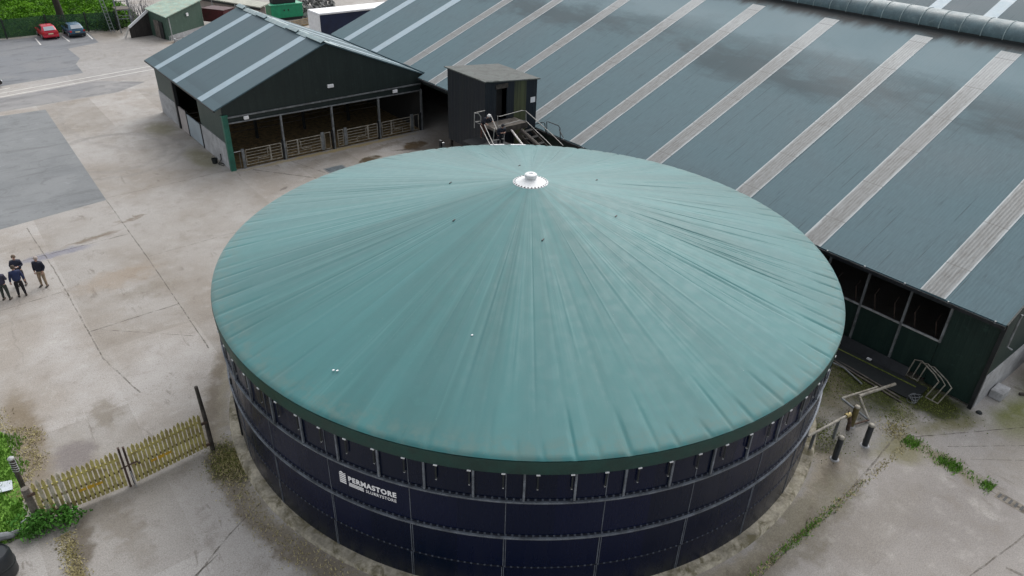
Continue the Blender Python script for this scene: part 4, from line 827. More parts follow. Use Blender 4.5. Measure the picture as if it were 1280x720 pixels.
person('person in navy jacket and black trousers with back turned, nearest of the four', (*p2, 0), face(p2, (-14.6, -6)), 'sides', (.014, .024, .075, 1), (.008, .008, .011, 1), (.05, .035, .025, 1), lean=.12)
p3 = (-14.48, -9.25)
person('person in dark jacket holding papers and looking down, half hidden behind another', (*p3, 0), face(p3, (-15.2, -11.5)), 'front', (.013, .017, .035, 1), (.03, .032, .036, 1), (.11, .08, .055, 1), holding=True)
p4 = (-15.36, -10.45)
person('person in dark top and grey green trousers cut by the left picture edge', (*p4, 0), face(p4, (-14.6, -9)), 'front', (.03, .03, .055, 1), (.035, .045, .038, 1), (.04, .03, .02, 1))
q = atv(612, 168, -16.55)
person('white haired person in navy jacket bending over the platform rail', (10.5, -15.75, PZ - .5), R_(-165), 'reach', (.008, .011, .022, 1), (.085, .04, .03, 1), (.75, .73, .71, 1), lean=.75, H=1.76)
q = atv(624, 185, -17.75)
person('person in dark navy clothes standing behind the hoop rail by the tank rim', (q.x + .05, -17.75, 4.85), R_(170), 'front', (.009, .013, .024, 1), (.012, .014, .02, 1), (.012, .013, .018, 1), lean=.5, H=1.74)

# ------------------------------------------------------------------ cars
def car(label, loc, rz, paint, glass):
    c_ = thing('parked_car', label, 'car', loc, rz, 'cars in the farm car park', local=True)   # nose to +y
    pm = mat('car_paint', paint, .25, .1, .06, 2, spec=.6)
    st_ = [(-2.0, .70, .32, .78), (-1.95, .80, .24, .92), (-1.55, .86, .2, .96), (-.4, .87, .2, .95), (.9, .87, .2, .93), (1.6, .83, .22, .82), (1.92, .74, .27, .66), (1.98, .62, .34, .56)]
    b = MB(); n = 10; rings = []
    for (y, hw, z0, z1) in st_:
        rings.append([(x * hw, y, z0 + (z1 - z0) * t) for x, t in ((-.86, 0), (-1, .22), (-1, .6), (-.94, .88), (-.80, 1), (.80, 1), (.94, .88), (1, .6), (1, .22), (.86, 0))])
    vs_ = [p for r in rings for p in r]; fs = [(i * n + q, i * n + (q + 1) % n, (i + 1) * n + (q + 1) % n, (i + 1) * n + q) for i in range(len(rings) - 1) for q in range(n)]
    fs += [tuple(range(n)), tuple(range((len(rings) - 1) * n, len(rings) * n))]; b.add(vs_, fs); b.build('body', pm, c_, smooth=True, world=False)
    cab = MB(); rg = [(-1.82, .70, .92, .97), (-1.35, .64, .95, 1.40), (-.9, .62, .95, 1.47), (.0, .62, .94, 1.46), (.35, .63, .93, 1.36), (1.05, .70, .88, .93)]
    vs_ = []
    for (y, hw, z0, z1) in rg: vs_ += [(-.80, y, z0), (-hw, y, z1 - .06 * (z1 > 1.1)), (-hw * .85, y, z1), (hw * .85, y, z1), (hw, y, z1 - .06 * (z1 > 1.1)), (.80, y, z0)]
    fs = [(i * 6 + q, i * 6 + (q + 1) % 6, (i + 1) * 6 + (q + 1) % 6, (i + 1) * 6 + q) for i in range(len(rg) - 1) for q in range(6)] + [tuple(range(6)), tuple(range((len(rg) - 1) * 6, len(rg) * 6))]
    cab.add(vs_, fs); cab.build('cabin', pm, c_, smooth=True, world=False)
    MB().prism([(-.56, -1.80, 1.0), (.56, -1.80, 1.0), (.5, -1.41, 1.37), (-.5, -1.41, 1.37)], (0, -.025, .02)).build('rear_window', glass, c_, world=False)
    MB().prism([(-.60, 1.03, .97), (.60, 1.03, .97), (.52, .42, 1.35), (-.52, .42, 1.35)], (0, .02, .025)).build('windscreen', M['darkglass'], c_, world=False)
    for sx_ in (-1, 1):
        MB().prism([(sx_ * .775, -1.3, 1.0), (sx_ * .775, .75, .97), (sx_ * .655, .3, 1.34), (sx_ * .645, -1.1, 1.38)], (sx_ * .02, 0, .005)).build('side_window', M['darkglass'], c_, world=False)
        MB().box(sx_ * .70 - .1, sx_ * .70 + .1, -2.015, -1.93, .66, .86).build('tail_light', mat('tail_lamp', (.45, .015, .015, 1), .2), c_, world=False, bevel=.015)
        MB().box(sx_ * .58 - .14, sx_ * .58 + .14, 1.86, 1.99, .50, .62).build('headlight', M['white'], c_, world=False, bevel=.015)
        MB().obox((sx_ * .93, .75, .98), (1, 0, 0), (0, 1, 0), (0, 0, 1), .08, .05, .06).build('mirror', pm, c_, world=False)
        for y in (-1.25, 1.25):
            wl = MB().tube([(sx_ * .68, y, .31), (sx_ * .875, y, .31)], .31, 18).build('wheel', M['rubber'], c_, world=False); MB().tube([(sx_ * .86, y, .31), (sx_ * .89, y, .31)], .19, 12).build('rim', M['galv'], wl, world=False)
    MB().box(-.80, .80, -2.06, -1.9, .28, .50).build('bumper', M['rubber'] if paint[2] > .1 else pm, c_, world=False, bevel=.04)
    MB().box(-.26, .26, -2.03, -1.985, .62, .73).build('number_plate', mat('plate', (.7, .66, .45, 1), .5), c_, world=False)
    return c_
car('bright red hatchback parked nose to the fence', (-2.55, 52.55, 0), R_(2), (.45, .008, .03, 1), M['glass'])
car('dark blue hatchback parked beside the red car', (.12, 52.1, 0), R_(3), (.035, .10, .17, 1), M['glass'])
car('black car cut by the left picture edge beyond the road lines', (-11.9, 32.15, 0), R_(-75), (.012, .013, .016, 1), M['darkglass'])

# ------------------------------------------------------------------ far left: fence, tree, bushes
def mesh_mat():
    t = NT('green_mesh_netting'); p = t.pos(); n = t.noise(p, .6, 4, .6); o = t.mix(t.rng(n, .35, .65), (.022, .065, .035, 1), (.035, .095, .05, 1))
    t.put(t.b.inputs['Base Color'], o); t.b.inputs['Alpha'].default_value = .55; t.b.inputs['Roughness'].default_value = .8; return t.m
fc = thing('mesh_fence', 'green netting fence on dark posts along the car park', 'fence', (-2, 53.3, 0))
FP = [(-26, 55.3), (-16.5, 54.5), (-11.5, 54.0), (-6.6, 53.5), (-2.2, 53.9), (1.85, 53.0), (5.0, 52.3)]
for i, (x, y) in enumerate(FP): MB().box(x - .07, x + .07, y - .07, y + .07, 0, 2.25).build('post', M['black_steel'], fc)
for a, b in zip(FP[:-1], FP[1:]): MB().prism([(a[0], a[1] + .09, .05), (b[0], b[1] + .09, .05), (b[0], b[1] + .09, 2.1), (a[0], a[1] + .09, 2.1)], (0, .01, 0)).build('netting', mesh_mat() if 'net' not in M else M['net'], fc)
un = MB(); un.keep = True
for _ in range(900):
    x = random.uniform(-22, 9); y = random.uniform(54.8, 86); hh = random.uniform(.3, 1.5) * (.5 + .5 * math.sin(x * .9 + y * .5) ** 2)
    if abs(x - .14) < .9 and abs(y - 58.2) < 1.2: continue
    rr = random.uniform(.5, 1.2)
    for _k in range(48):
        p = Vector((random.gauss(0, rr * .5), random.gauss(0, rr * .5), 0)); p.z = max(.05, hh * (1 - (p.length / rr / 1.4) ** 2) + random.gauss(0, .08)); leaf(un, Vector((x, y, 0)) + p, .15)
stuff(un.build('undergrowth', M['tree_leaf']), 'bright green leafy undergrowth behind the car park fence', 'undergrowth')
tr = thing('roadside_tree', 'tree with dark trunk standing behind the car park fence', 'tree', (.14, 58.2, 0))
tk = MB(); tk.tube([(.14, 58.2, -.05), (.1, 58.25, .5), (.05, 58.3, 2), (-.1, 58.4, 4), (-.2, 58.5, 7.5)], [.62, .45, .40, .34, .2], 14)
for (x, y, z) in ((-2, 57, 6.5), (2.3, 58, 6.2), (.5, 61, 7), (-1.5, 60.5, 7.5), (1.2, 56.2, 7)): tk.tube([(-.08, 58.4, 4 + random.random()), (x * .5, 58.4 + (y - 58.4) * .5, 5.3), (x, y, z)], [.17, .11, .05], 8)
tk.build('trunk', M['bark'], tr, smooth=True)
cr = MB(); cr.keep = True
for _ in range(70):
    a = random.uniform(0, 6.28); r = 3.6 * math.sqrt(random.random()); c_ = Vector((r * math.cos(a), 58.5 + r * math.sin(a), random.uniform(5.6, 9.8) - r * .2))
    for _k in range(60): leaf(cr, c_ + Vector((random.gauss(0, .45), random.gauss(0, .45), random.gauss(0, .35))), .14)
cr.build('crown', M['tree_leaf'], tr)
# green hut
A_, B_, L_ = at(213, 51), at(256.5, 37.5), at(191, 44)
gh = thing('green_hut', 'small faded green hut with pale mossy roof', 'hut', A_)
D_ = B_ + (L_ - A_)
def wallp(p, q, z0, zp, zq, name, m_, th=.08):
    n = Vector((q - p).to_tuple()).cross(Vector((0, 0, 1))).normalized() * -th; MB().prism([p + Vector((0, 0, z0)), q + Vector((0, 0, z0)), q + Vector((0, 0, zq)), p + Vector((0, 0, zp))], n).build(name, m_, gh)
ZN, ZBk = 2.62, 2.95
zB = 2.62
wallp(A_, B_, .55, ZN, zB + .9, 'front_wall', M['clad_shedgreen']); wallp(A_, B_, 0, .54, .54, 'base_wall', M['concpanel'])
wallp(L_, A_, 0, ZBk, ZN, 'end_wall', M['clad_shedgreen']); wallp(D_, L_, 0, zB + 1.2, ZBk, 'rear_wall', M['clad_shedgreen']); wallp(B_, D_, 0, zB + .9, zB + 1.2, 'end_wall', M['clad_shedgreen'])
e1, e2 = (B_ - A_).normalized() * .25, (L_ - A_).normalized() * .3
MB().prism([A_ - e1 - e2 + Vector((0, 0, ZN)), B_ + e1 - e2 + Vector((0, 0, zB + .92)), D_ + e1 + e2 + Vector((0, 0, zB + 1.25)), L_ - e1 + e2 + Vector((0, 0, ZBk + .03))], (0, 0, .09)).build('roof', mat('pale_mossy_roof', (.27, .37, .31, 1), .8, 0, .25, 1, 0, (.33, .35, .27, 1), (.45, .65)), gh)
dd = (L_ - A_).normalized(); nn = dd.cross(Vector((0, 0, 1))).normalized() * -1
if nn.dot(CAM - A_) < 0: nn = -nn
for (t0, t1, m_, nm, z1) in ((1.0, 1.75, M['dark'], 'doorway', 1.95), (1.85, 3.0, M['wood_grey'], 'door', 2.0)): MB().prism([A_ + dd * t0 + nn * .09, A_ + dd * t1 + nn * .09, A_ + dd * t1 + nn * .09 + Vector((0, 0, z1)), A_ + dd * t0 + nn * .09 + Vector((0, 0, z1))], nn * .03).build(nm, m_, gh)
f_ = (B_ - A_).normalized(); nf = f_.cross(Vector((0, 0, 1))).normalized()
if nf.dot(CAM - A_) < 0: nf = -nf
MB().tube([A_ + f_ * .25 + nf * .15 + Vector((0, 0, 2.5)), A_ + f_ * .3 + nf * .15 + Vector((0, 0, .1))], .06, 8).build('downpipe', M['galv'], gh)
MB().obox(A_ + f_ * 3.6 + nf * .12 + Vector((0, 0, 2.35)), f_, nf, (0, 0, 1), .16, .06, .18).build('floodlight', M['white'], gh)
tr_ = thing('stone_trough', 'low grey concrete trough beside the green hut corner', 'trough', (9.2, 42.0, 0)); MB().box(8.6, 10.4, 41.6, 42.3, .0, .45).build('trough', M['concpanel'], tr_, bevel=.03); MB().box(8.8, 10.2, 41.75, 42.15, .40, .46).build('water', M['dark'], tr_)
# lean-to
lt = thing('lean_to', 'low black boarded lean-to with a pale verge board beside the green hut', 'lean-to', L_)
Lq = at(157, 47); pk = L_ + Vector((0, 0, 2.85)); lo = at(161, 34, 1.25)
back = Vector((2.2, 2.6, 0))
MB().prism([Vector((lo.x, lo.y, 0)), Vector((L_.x, L_.y, 0)), pk - Vector((0, 0, .1)), lo - Vector((0, 0, .1))], (0, .08, 0)).build('front_boards', M['boards'], lt)
MB().prism([lo, pk, pk + back, lo + back], (0, 0, .06)).build('roof', M['wood_dark'], lt)
MB().bar(lo + Vector((0, -.1, .0)), pk + Vector((0, -.1, .0)), .14, .26).build('verge_board', M['white'], lt); MB().bar(Lq, lo + Vector((0, -.12, 0)), .12, .12).build('verge_post', M['paint'], lt)
# steel frame tower behind
sf = thing('scaffold_tower', 'grey steel frame with ladder rungs and railings behind the lean-to', 'steel frame', (5.6, 51, 0)); fm = MB()
for x, y in ((4.9, 50.4), (6.3, 50.0), (5.2, 52.4), (6.6, 52.0)): fm.tube([(x, y, 0), (x, y, 4.8)], .06, 6)
for z in (1.6, 2.6, 3.6, 4.6):
    for a, b in (((4.9, 50.4), (6.3, 50)), ((5.2, 52.4), (6.6, 52)), ((4.9, 50.4), (5.2, 52.4)), ((6.3, 50), (6.6, 52))): fm.tube([(*a, z), (*b, z)], .045, 6)
fm.build('frame', M['galv_dull'], sf); ldr = MB()
for x in (3.9, 4.3): ldr.tube([(x, 50.9, 0), (x - .3, 52.4, 4.6)], .04, 6)
for i in range(12): ldr.tube([(3.9 - .3 * i / 12, 50.9 + 1.5 * i / 12, .3 + i * .36), (4.3 - .3 * i / 12, 50.9 + 1.5 * i / 12, .3 + i * .36)], .025, 5)
ldr.build('ladder', M['galv_dull'], sf); MB().box(4.9, 6.5, 50.2, 52.3, 2.62, 2.7).build('deck', M['wood_grey'], sf)
sh2 = thing('bare_shrub', 'grey leafless shrub between the steel frame and the green hut', 'shrub', (7.9, 53, 0)); tw = MB()
for i in range(90):
    x, y = 7.9 + random.gauss(0, .8), 53 + random.gauss(0, .8); p = Vector((x, y, random.uniform(0, 1))); ptsl = [p]
    for _ in range(4): p = p + Vector((random.gauss(0, .25), random.gauss(0, .25), random.uniform(.3, .9))); ptsl.append(p)
    tw.tube(ptsl, [.03, .025, .02, .015, .008], 4)
tw.build('twigs', mat('grey_twig', (.16, .16, .17, 1), .9, 0, .4, 3), sh2)
dbu = MB(); dbu.keep = True
for _ in range(1500): leaf(dbu, Vector((4.6 + random.gauss(0, .9), 53.4 + random.gauss(0, .6), abs(random.gauss(0, 1.0)))), .15)
tag(dbu.build('dark_bush', leaf_mat('dark_leaf', (.02, .045, .012, 1), (.035, .07, .018, 1))), 'dark green bush at the end of the mesh fence', 'bush')
# maroon skip
rs_ = thing('maroon_trailer', 'dark maroon box trailer half hidden behind the cattle shed roof', 'trailer', (15.9, 48.2, 0))
MB().prism([(14.5, 49.4, .6), (16.25, 46.6, .6), (18.0, 47.7, .6), (16.3, 50.4, .6)], (0, 0, 1.5)).build('box', mat('maroon_paint', (.075, .012, .016, 1), .55, 0, .3, 2), rs_); MB().prism([(14.45, 49.45, 2.1), (16.25, 46.53, 2.1), (18.08, 47.7, 2.1), (16.3, 50.48, 2.1)], (0, 0, .08)).build('rim', mat('maroon_rim', (.05, .012, .015, 1), .6), rs_)
for (x, y) in ((15.6, 48.4), (17.3, 49.3)): MB().tube([(x - .12, y - .2, .4), (x + .1, y - .05, .4)], .4, 14).build('wheel', M['rubber'], rs_)
# pale-roofed building at the top
ea, eb = at(255, -1.5, 2.0), at(325, 10.2, 2.0)
bh = thing('pale_roof_store', 'low open store with a narrow pale roof and dark gutter beside the green container', 'store', (ea.x, ea.y, 0))
ea, eb = at(255, -1.5, 2.0), at(325, 10.2, 2.0); ed = (eb - ea).normalized(); en = Vector((-ed.y, ed.x, 0)); en = en if en.x > 0 else -en
ea = ea - ed * 6
MB().prism([ea, eb, eb + en * 1.7 + Vector((0, 0, .3)), ea + en * 1.7 + Vector((0, 0, .3))], (0, 0, .12)).build('roof', mat('cream_roof', (.42, .42, .36, 1), .75, 0, .15, 1, 0, (.25, .3, .26, 1), (.55, .75)), bh)
MB().prism([ea - Vector((0, 0, .28)), eb - Vector((0, 0, .28)), eb, ea], en * .08).build('gutter', M['black_steel'], bh)
wa, wb_ = Vector((ea.x, ea.y, 0)) + en * .8, Vector((eb.x, eb.y, 0)) + en * .8
MB().prism([wa, wb_, wb_ + Vector((0, 0, 2.05)), wa + Vector((0, 0, 2.05))], en * .1).build('wall', mat('cream_wall', (.42, .36, .34, 1), .85, 0, .1, 1), bh)
for t_ in (.45, .72): q = ea.lerp(eb, t_); MB().box(q.x - .06, q.x + .06, q.y - .06, q.y + .06, 0, 1.95).build('post', M['galv'], bh)
# green container
gt = thing('green_container', 'bright green metal container behind the cattle shed ridge', 'container', (24.9, 48.5, 0))
MB().box(22.7, 27.1, 47.5, 49.4, .35, 1.95).build('body', mat('bright_green_paint', (.012, .25, .12, 1), .45, 0, .15, 2, 0, (.02, .18, .10, 1), (.55, .75)), gt, bevel=.03); MB().box(22.62, 27.18, 47.42, 49.48, 1.95, 2.05).build('lid', mat('green_lid', (.05, .33, .19, 1), .45), gt)
MB().box(22.8, 27.0, 47.6, 49.3, .05, .34).build('skid', M['black_steel'], gt)
for x in (24.5, 25.1): MB().box(x - .07, x + .07, 47.46, 47.5, 1.2, 1.4).build('latch', M['black_steel'], gt)
bx = thing('black_tank_box', 'black plastic box standing on the green container', 'box', (24.8, 48.6, 2.05)); MB().box(23.3, 26.4, 47.9, 49.2, 2.052, 2.75).build('box', M['rubber'], bx, bevel=.06)
# rubble bank
rbk = MB()
for _ in range(420):
    x, y = random.uniform(27.3, 33), random.uniform(47, 53); z = max(0, (y - 47) * .35) * random.random() + .1; s_ = random.uniform(.12, .32)
    a = Vector((random.gauss(0, 1), random.gauss(0, 1), random.gauss(0, 1))).normalized(); b = a.orthogonal(); rbk.obox((x, y, z), a, b, a.cross(b), s_, s_ * .7, s_ * .6)
stuff(rbk.build('stone_rubble', mat('grey_stone', (.17, .17, .165, 1), .9, 0, .5, 1.2, 0, (.06, .07, .05, 1))), 'bank of grey stone rubble behind the trailer', 'rubble')
wp_ = thing('timber_stack', 'stack of pale timber planks in front of the green container', 'timber', (25, 44, 0))
for i in range(7): MB().obox((25.4 + .1 * i, 43.2 + i * .42, .12 + .02 * i), (1, .25 + .03 * i, 0), (-.25, 1, 0), (0, 0, 1), 1.9, .09, .07).build('plank', M['wood_grey'] if i % 2 else M['straw'], wp_)
# curtain-side trailer
ct = thing('curtain_trailer', 'white roofed trailer with navy curtain side behind the big shed', 'trailer', (27, 31.3, 0))
T0 = (21.35, 29.78)
MB().box(21.33, 34.9, 29.80, 32.6, 1.15, 3.8).build('curtain', mat('navy_curtain', (.010, .018, .055, 1), .5, 0, .2, 1), ct); MB().box(21.25, 34.95, 29.72, 32.7, 3.8, 4.0).build('roof', M['white'], ct, bevel=.03)
MB().box(21.22, 21.32, 29.72, 32.68, 1.0, 3.79).build('end_panel', M['white'], ct); MB().box(21.3, 34.9, 29.85, 32.55, .9, 1.14).build('chassis', M['black_steel'], ct)
for x in (29.5, 30.9, 32.3):
    for y in (30.0, 32.1): MB().tube([(x, y, .5), (x, y + .3, .5)], .5, 16).build('wheel', M['rubber'], ct)
for y in (30.1, 32.2): MB().box(23.3, 23.5, y - .1, y + .1, 0, .95).build('landing_leg', M['galv_dull'], ct)

# ------------------------------------------------------------------ picket gate
M['gate'] = mat('yellowed_lichen_timber', (.42, .375, .13, 1), .9, 0, .3, 2.5, .1, (.28, .23, .09, 1), (.45, .65))
M['gate_pale'] = mat('bleached_timber', (.42, .39, .31, 1), .9, 0, .3, 3, 0, (.27, .24, .08, 1), (.45, .65))
M['yellow'] = mat('yellow_tape', (.55, .33, .02, 1), .6, 0, .2, 3)
def picket_leaf(x0, x1, y0, y1, label, pale):
    g_ = thing('picket_gate', label, 'gate', ((x0 + x1) / 2, (y0 + y1) / 2, 0), group='picket gate leaves across the yard entrance'); d = Vector((x1 - x0, y1 - y0, 0)).normalized(); L = math.hypot(x1 - x0, y1 - y0); nrm = Vector((-d.y, d.x, 0)); o = Vector((x0, y0, 0))
    for z, nm in ((.28, 'rail'), (.85, 'rail'), (1.38, 'rail')): MB().bar(o + Vector((0, 0, z)) , o + d * L + Vector((0, 0, z)), .05, .08).build(nm, M['rust'] if z != 1.38 else M['gate'], g_)
    n = 18
    for i in range(n):
        t = .06 + i * (L - .12) / (n - 1); p = o + d * t - nrm * .045; z1 = 1.66 + .05 * math.sin(i * 1.7); w_ = .054
        MB().prism([p - d * w_ + Vector((0, 0, .12)), p + d * w_ + Vector((0, 0, .12)), p + d * w_ + Vector((0, 0, z1)), p + Vector((0, 0, z1 + .13)), p - d * w_ + Vector((0, 0, z1))], nrm * .022).build('picket', M['gate_pale'] if (pale and i < 7 and i % 2) else M['gate'], g_)
    ta = L * (.50 if pale else .28); tp = MB()
    for i in range(3): q = o + d * (ta + i * .26) - nrm * .06 + Vector((0, 0, .72)); tp.obox(q, d, nrm, (0, 0, 1), .11, .005, .05 + .02 * (i % 2))
    tp.build('reflective_tape', M['yellow'], g_)
    return g_
picket_leaf(-16.55, -13.9, -27.26, -27.33, 'yellowed picket gate leaf on the left with bleached tops, by the nettles', True)
picket_leaf(-13.6, -10.98, -27.33, -27.05, 'yellowed picket gate leaf on the right, by the leaning timber post', False)
mp = thing('meeting_post', 'rusty iron meeting post with latch between the two picket leaves', 'post', (-13.75, -27.33, 0)); MB().box(-13.86, -13.79, -27.38, -27.28, -.02, 1.85).build('stile', M['rust'], mp); MB().box(-13.71, -13.64, -27.38, -27.28, .05, 1.8).build('stile', M['rust'], mp)
MB().tube([(-13.95, -27.42, 1.0), (-13.4, -27.42, 1.05), (-13.35, -27.42, .9)], .03, 6).build('latch', M['rust'], mp); MB().tube([(-13.69, -27.44, .75), (-13.66, -27.52, .02)], .022, 6).build('drop_bolt', M['galv'], mp)
tp_ = thing('timber_post', 'tall dark leaning timber post at the right end of the picket gate', 'post', (-10.82, -27.2, 0)); MB().tube([(-10.82, -27.2, 0), (-10.82, -27.19, 1.5), (-10.86, -27.15, 3.05)], [.085, .08, .065], 9).build('post', M['wood_dark'], tp_); MB().obox((-10.9, -27.25, 1.4), (1, .1, 0), (-.1, 1, 0), (0, 0, 1), .12, .03, .05).build('hinge', M['rust'], tp_); MB().obox((-10.9, -27.25, .35), (1, .1, 0), (-.1, 1, 0), (0, 0, 1), .12, .03, .05).build('hinge', M['rust'], tp_)
hp2 = thing('hanging_post', 'thick weathered hanging post at the left end of the picket gate', 'post', (-16.7, -27.26, 0)); MB().tube([(-16.7, -27.26, 0), (-16.72, -27.24, 1.62)], [.13, .12], 9).build('post', M['wood_grey'], hp2); MB().obox((-16.62, -27.33, 1.35), (1, 0, 0), (0, 1, 0), (0, 0, 1), .12, .03, .05).build('hinge', M['rust'], hp2)
cp = thing('capped_post', 'dark wire-wrapped post with a pale round cap on the grass', 'post', (-16.87, -25.2, 0)); MB().tube([(-16.87, -25.2, 0), (-16.87, -25.18, 1.42)], .085, 9).build('post', M['wood_dark'], cp); MB().lathe((-16.87, -25.18, 1.42), [(.11, 0), (.11, .05), (.06, .1), (0, .11)], 12).build('cap', M['galv'], cp)
wr = MB()
for z in (.9, 1.0, 1.1, 1.2, 1.3): wr.tube([(-16.87 + .1 * math.cos(a), -25.19 + .1 * math.sin(a), z + .03 * math.sin(a * 2)) for a in [i * .6283 for i in range(11)]], .01, 4, False)
wr.build('wire', M['galv'], cp)
sh_ = thing('white_sheet', 'pale blue-grey sheet lying on the grass by the capped post', 'sheet', (-17.6, -24.85, 0)); sm_ = MB(); nx = 10
for i in range(nx): pass
a0, a1, a2 = at(16, 603), at(17, 614), at(-30, 626); a3 = at(-30, 612); sm_.prism([a0 + Vector((0, 0, .10)), a1 + Vector((0, 0, .08)), a2 + Vector((0, 0, .09)), a3 + Vector((0, 0, .12))], (0, 0, .02)); sm_.build('sheet', mat('pale_sheeting', (.5, .55, .6, 1), .5, 0, .12, 4), sh_)
pt = thing('plastic_tank', 'black plastic barrel in the bottom left corner by the nettles', 'barrel', (-18.0, -28.9, 0)); MB().lathe((-18.0, -28.9, 0), [(0, .0), (.40, .0), (.45, .08), (.46, .5), (.44, .9), (.40, 1.0), (.38, 1.02), (.36, .97), (0, .95)], 26).build('drum', mat('black_plastic', (.014, .018, .022, 1), .4, 0, .2, 3), pt, smooth=True); MB().lathe((-18.0, -28.9, 0), [(.455, .46), (.475, .48), (.475, .54), (.455, .56)], 26).build('hoop', M['rubber'], pt)
gb = MB().tube([(-18.3, -27.6, .2), (-17.9, -27.4, .26), (-17.5, -27.5, .2), (-17.2, -27.35, .12)], [.08, .15, .12, .04], 9).build('grey_sack', mat('grey_sacking', (.22, .235, .245, 1), .8, 0, .25, 5), smooth=True); tag(gb, 'crumpled grey sack lying against the black barrel', 'sack')
ps = MB().tube([(-17.2, -27.3, .35), (-16.9, -27.1, .3), (-16.75, -27.0, .4)], .03, 6).build('grey_rail', M['galv_dull']); tag(ps, 'short grey rail from the sack to the hanging post', 'rail')

# ------------------------------------------------------------------ right corner: bollards, pipework, frames
def bollard(x, y, label, body, h=1.05):
    b = thing('bollard', label, 'bollard', (x, y, 0), group='bollards beside the tank'); MB().tube([(x, y, 0), (x, y, h)],   .115, 16).build('tube', body, b, smooth=True); MB().lathe((x, y, h), [(.12, -.02), (.12, .02), (.095, .06), (.045, .08), (0, .085)], 16).build('cap', M['gate_galv'], b, smooth=True); MB().lathe((x, y, 0), [(.19, .0), (.17, .03), (.116, .03)], 12).build('foot', M['concpanel'], b)
    return b
bb = mat('black_blue_tube', (.022, .028, .036, 1), .4, .1, .3, 3)
bollard(8.24, -42.1, 'black bollard standing closest to the tank wall, by its pipe stand', bb, 1.1); bollard(9.94, -42.42, 'black bollard standing clear on bare concrete, farther from the tank', bb)
bollard(10.6, -41.45, 'yellowed bollard behind the valve pipe', mat('faded_yellow', (.11, .09, .03, 1), .6, 0, .4, 3, 0, (.05, .045, .02, 1)), 1.0)
vp = thing('valve_pipe', 'galvanised outlet pipe with brass valve on two stands beside the tank', 'pipe', (9, -40.9, 0))
q0, q1 = at(1008, 526, 1.25), at(1068, 529, .75)
q0 = Vector((7.35, -41.0, .95)); q1 = Vector((9.75, -41.45, .95))
dv = (q0 - TC); dv.z = 0; q0 = TC + dv.normalized() * (RW + .02) + Vector((0, 0, .95))
MB().tube([q0, q1], .055, 10).build('pipe', M['gate_galv'], vp, smooth=True); MB().tube([q1, q1 + (q1 - q0).normalized() * .25], .10, 12).build('valve', mat('brass', (.35, .28, .12, 1), .4, .4, .2, 4), vp, smooth=True)
dq = (q1 - q0).normalized(); MB().tube([q1 + dq * .12 + Vector((0, 0, .08)), q1 + dq * .12 + Vector((0, 0, .22)), q1 + dq * .12 + Vector((.15, .1, .24))], .02, 6).build('valve_handle', M['rust'], vp); MB().tube([q1 + dq * .2, q1 + dq * .45 + Vector((0, 0, -.5)), q1 + dq * .5 + Vector((0, 0, -.93))], .08, 9).build('outlet_elbow', M['rust'], vp)
for t_ in (.18, .82): q = q0.lerp(q1, t_); MB().box(q.x - .04, q.x + .04, q.y - .05, q.y + .05, 0, .90).build('stand', M['galv_dull'], vp)
mf = thing('steel_gate_frame', 'bent galvanised steel frame lying behind the bollards', 'frame', (12.2, -41.2, 0)); 
f1, f2, f3, f4, f5, f6 = at(1052, 498, .55), at(1097, 484, .7), at(1074, 495, .75), at(1119, 480, .75), at(1086, 525, .1), at(1066, 505, .1)
MB().tube([f1, f2], .055, 8).build('tube', M['gate_galv'], mf); MB().tube([f3, f4], .065, 8).build('tube', M['gate_galv'], mf); MB().tube([f3, f5], .055, 8).build('tube', M['gate_galv'], mf); MB().tube([f1, f5], .05, 8).build('tube', M['galv_dull'], mf); MB().tube([f5, at(1062, 532, .1)], .04, 6).build('tube', M['rust'], mf)
for i in range(3): pass
hd = thing('feed_hurdle', 'triple hoop galvanised hurdle leaning on the green cladding', 'hurdle', (15.2, -42.6, 0))
for i in range(3):
    o = Vector((.0, -.27 * i, 0)); b0 = Vector((15.72, -41.6, 1.15)) + o; MB().tube([b0 + Vector((.05, .45, -1.1)), b0 + Vector((.02, .3, -.1)), b0, b0 + Vector((-.35, -.75, -.12)), b0 + Vector((-.5, -1.05, -.25)), b0 + Vector((-.75, -.85, -1.12))], .028, 7).build('hoop', M['gate_galv'], hd)
MB().tube([(14.97, -42.45, .04), (14.97, -42.99, .04)], .025, 6).build('foot_bar', M['gate_galv'], hd); MB().tube([(15.77, -41.2, .1), (15.77, -41.7, .1)], .025, 6).build('foot_bar', M['gate_galv'], hd)
wrp = MB()
for i in range(5): wrp.tube([(14.3 + .28 * math.cos(a) + .05 * i, -42.2 + .2 * math.sin(a + i), .05 + .03 * i) for a in [q * .5 for q in range(13)]], .012, 4)
tag(wrp.build('wire_coil', M['galv_dull']), 'loose coil of grey wire on the moss beside the hurdle', 'wire')
ru = thing('rubber_mat', 'flat black sheet lying along the foot of the green cladding', 'mat', (14.9, -40, 0)); MB().obox((14.75, -40.0, .10), (-.05, 1, 0), (1, .05, .10), (-.1, 0, 1), 2.3, .62, .025).build('sheet', M['rubber'], ru)
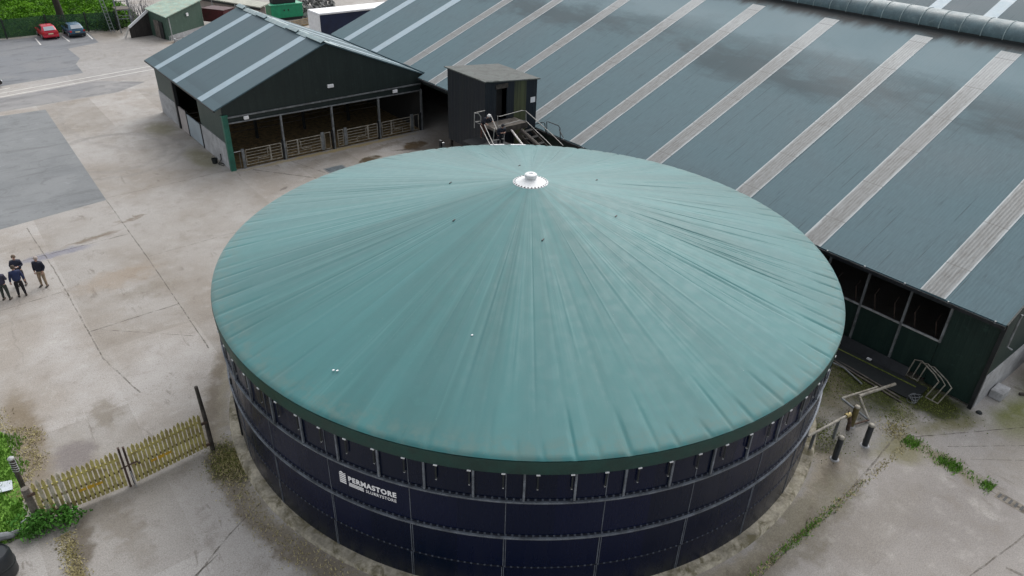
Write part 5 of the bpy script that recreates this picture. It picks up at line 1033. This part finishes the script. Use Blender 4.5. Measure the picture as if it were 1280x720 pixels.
ru2 = thing('leaning_sheet', 'dark sheet leaning against the wall under the shed windows', 'sheet', (15.6, -38.3, 0)); MB().obox((15.62, -38.2, .24), (0, 1, 0), (1, 0, 1.3), (-1.3, 0, 1), 3.0, .32, .02).build('sheet', M['black_steel'], ru2); wl_ = MB().obox((15.3, -39.6, .26), (0, 1, 0), (1, 0, 0), (0, 0, 1), .1, .06, .03).build('white_lump', M['white']); tag(wl_, 'small white lump on the dark sheet under the shed window', 'scrap')
for i, (a, b, lb) in enumerate((((14.15, -38.0, .08), (13.75, -42.0, .05), 'long weathered lath nearest the bollards'), ((14.35, -38.2, .06), (14.0, -41.8, .05), 'long weathered lath between the black sheet and another lath'), ((15.0, -37.2, .14), (15.15, -41.9, .16), 'long lath lying on the black sheet by the wall'))):
    tag(MB().bar(a, b, .07, .05).build('timber_lath', M['moss'] if i == 2 else M['wood_grey']), lb, 'lath', 'laths by the big shed')
tag(MB().tube([(14.1, -37.0, .3), (13.7, -38.2, .2), (13.9, -39.2, .12), (13.5, -40.3, .08)], .04, 7).build('bent_pipe', M['galv_dull']), 'bent grey pipe lying between the tank and the black sheet', 'pipe')
cb = thing('concrete_block', 'pale concrete block at the foot of the shed gable wall', 'block', (17.7, -44.3, 0)); MB().box(17.35, 18.2, -44.6, -44.08, 0, .4).build('block', M['concpanel'], cb, bevel=.03)
tag(MB().lathe((15.85, -44.35, 0), [(0, .08), (.08, .08), (.12, .04), (.13, 0)], 12).build('round_plug', M['rubber']), 'small black round plug on the ground at the shed corner', 'plug')
fbw = thing('feed_bunker', 'pale feed wall with dark silage beyond the shed gable', 'wall', (24, -45.2, 0)); MB().box(19.5, 34, -45.0, -44.8, 0, 1.5).build('wall', mat('pale_blue_concrete', (.4, .46, .5, 1), .8, 0, .15, 1), fbw)
bd_ = MB().bar((18.6, -44.9, .06), (20.4, -46.6, .06), .12, .1).build('dark_beam', M['wood_dark']); tag(bd_, 'dark timber beam on the ground past the concrete block', 'beam')
sil = MB()
for _ in range(260):
    s_ = random.uniform(.08, .22); a = Vector((random.gauss(0, 1), random.gauss(0, 1), random.gauss(0, 1))).normalized(); b = a.orthogonal(); sil.obox((random.uniform(19.6, 26), -45.5 + random.gauss(0, .25), random.uniform(.02, .2)), a, b, a.cross(b), s_, s_ * .6, s_ * .4)
stuff(sil.build('silage_crumbs', mat('brown_silage', (.085, .06, .045, 1), .95, 0, .5, 3)), 'brown clods strewn along the feed wall', 'clods')
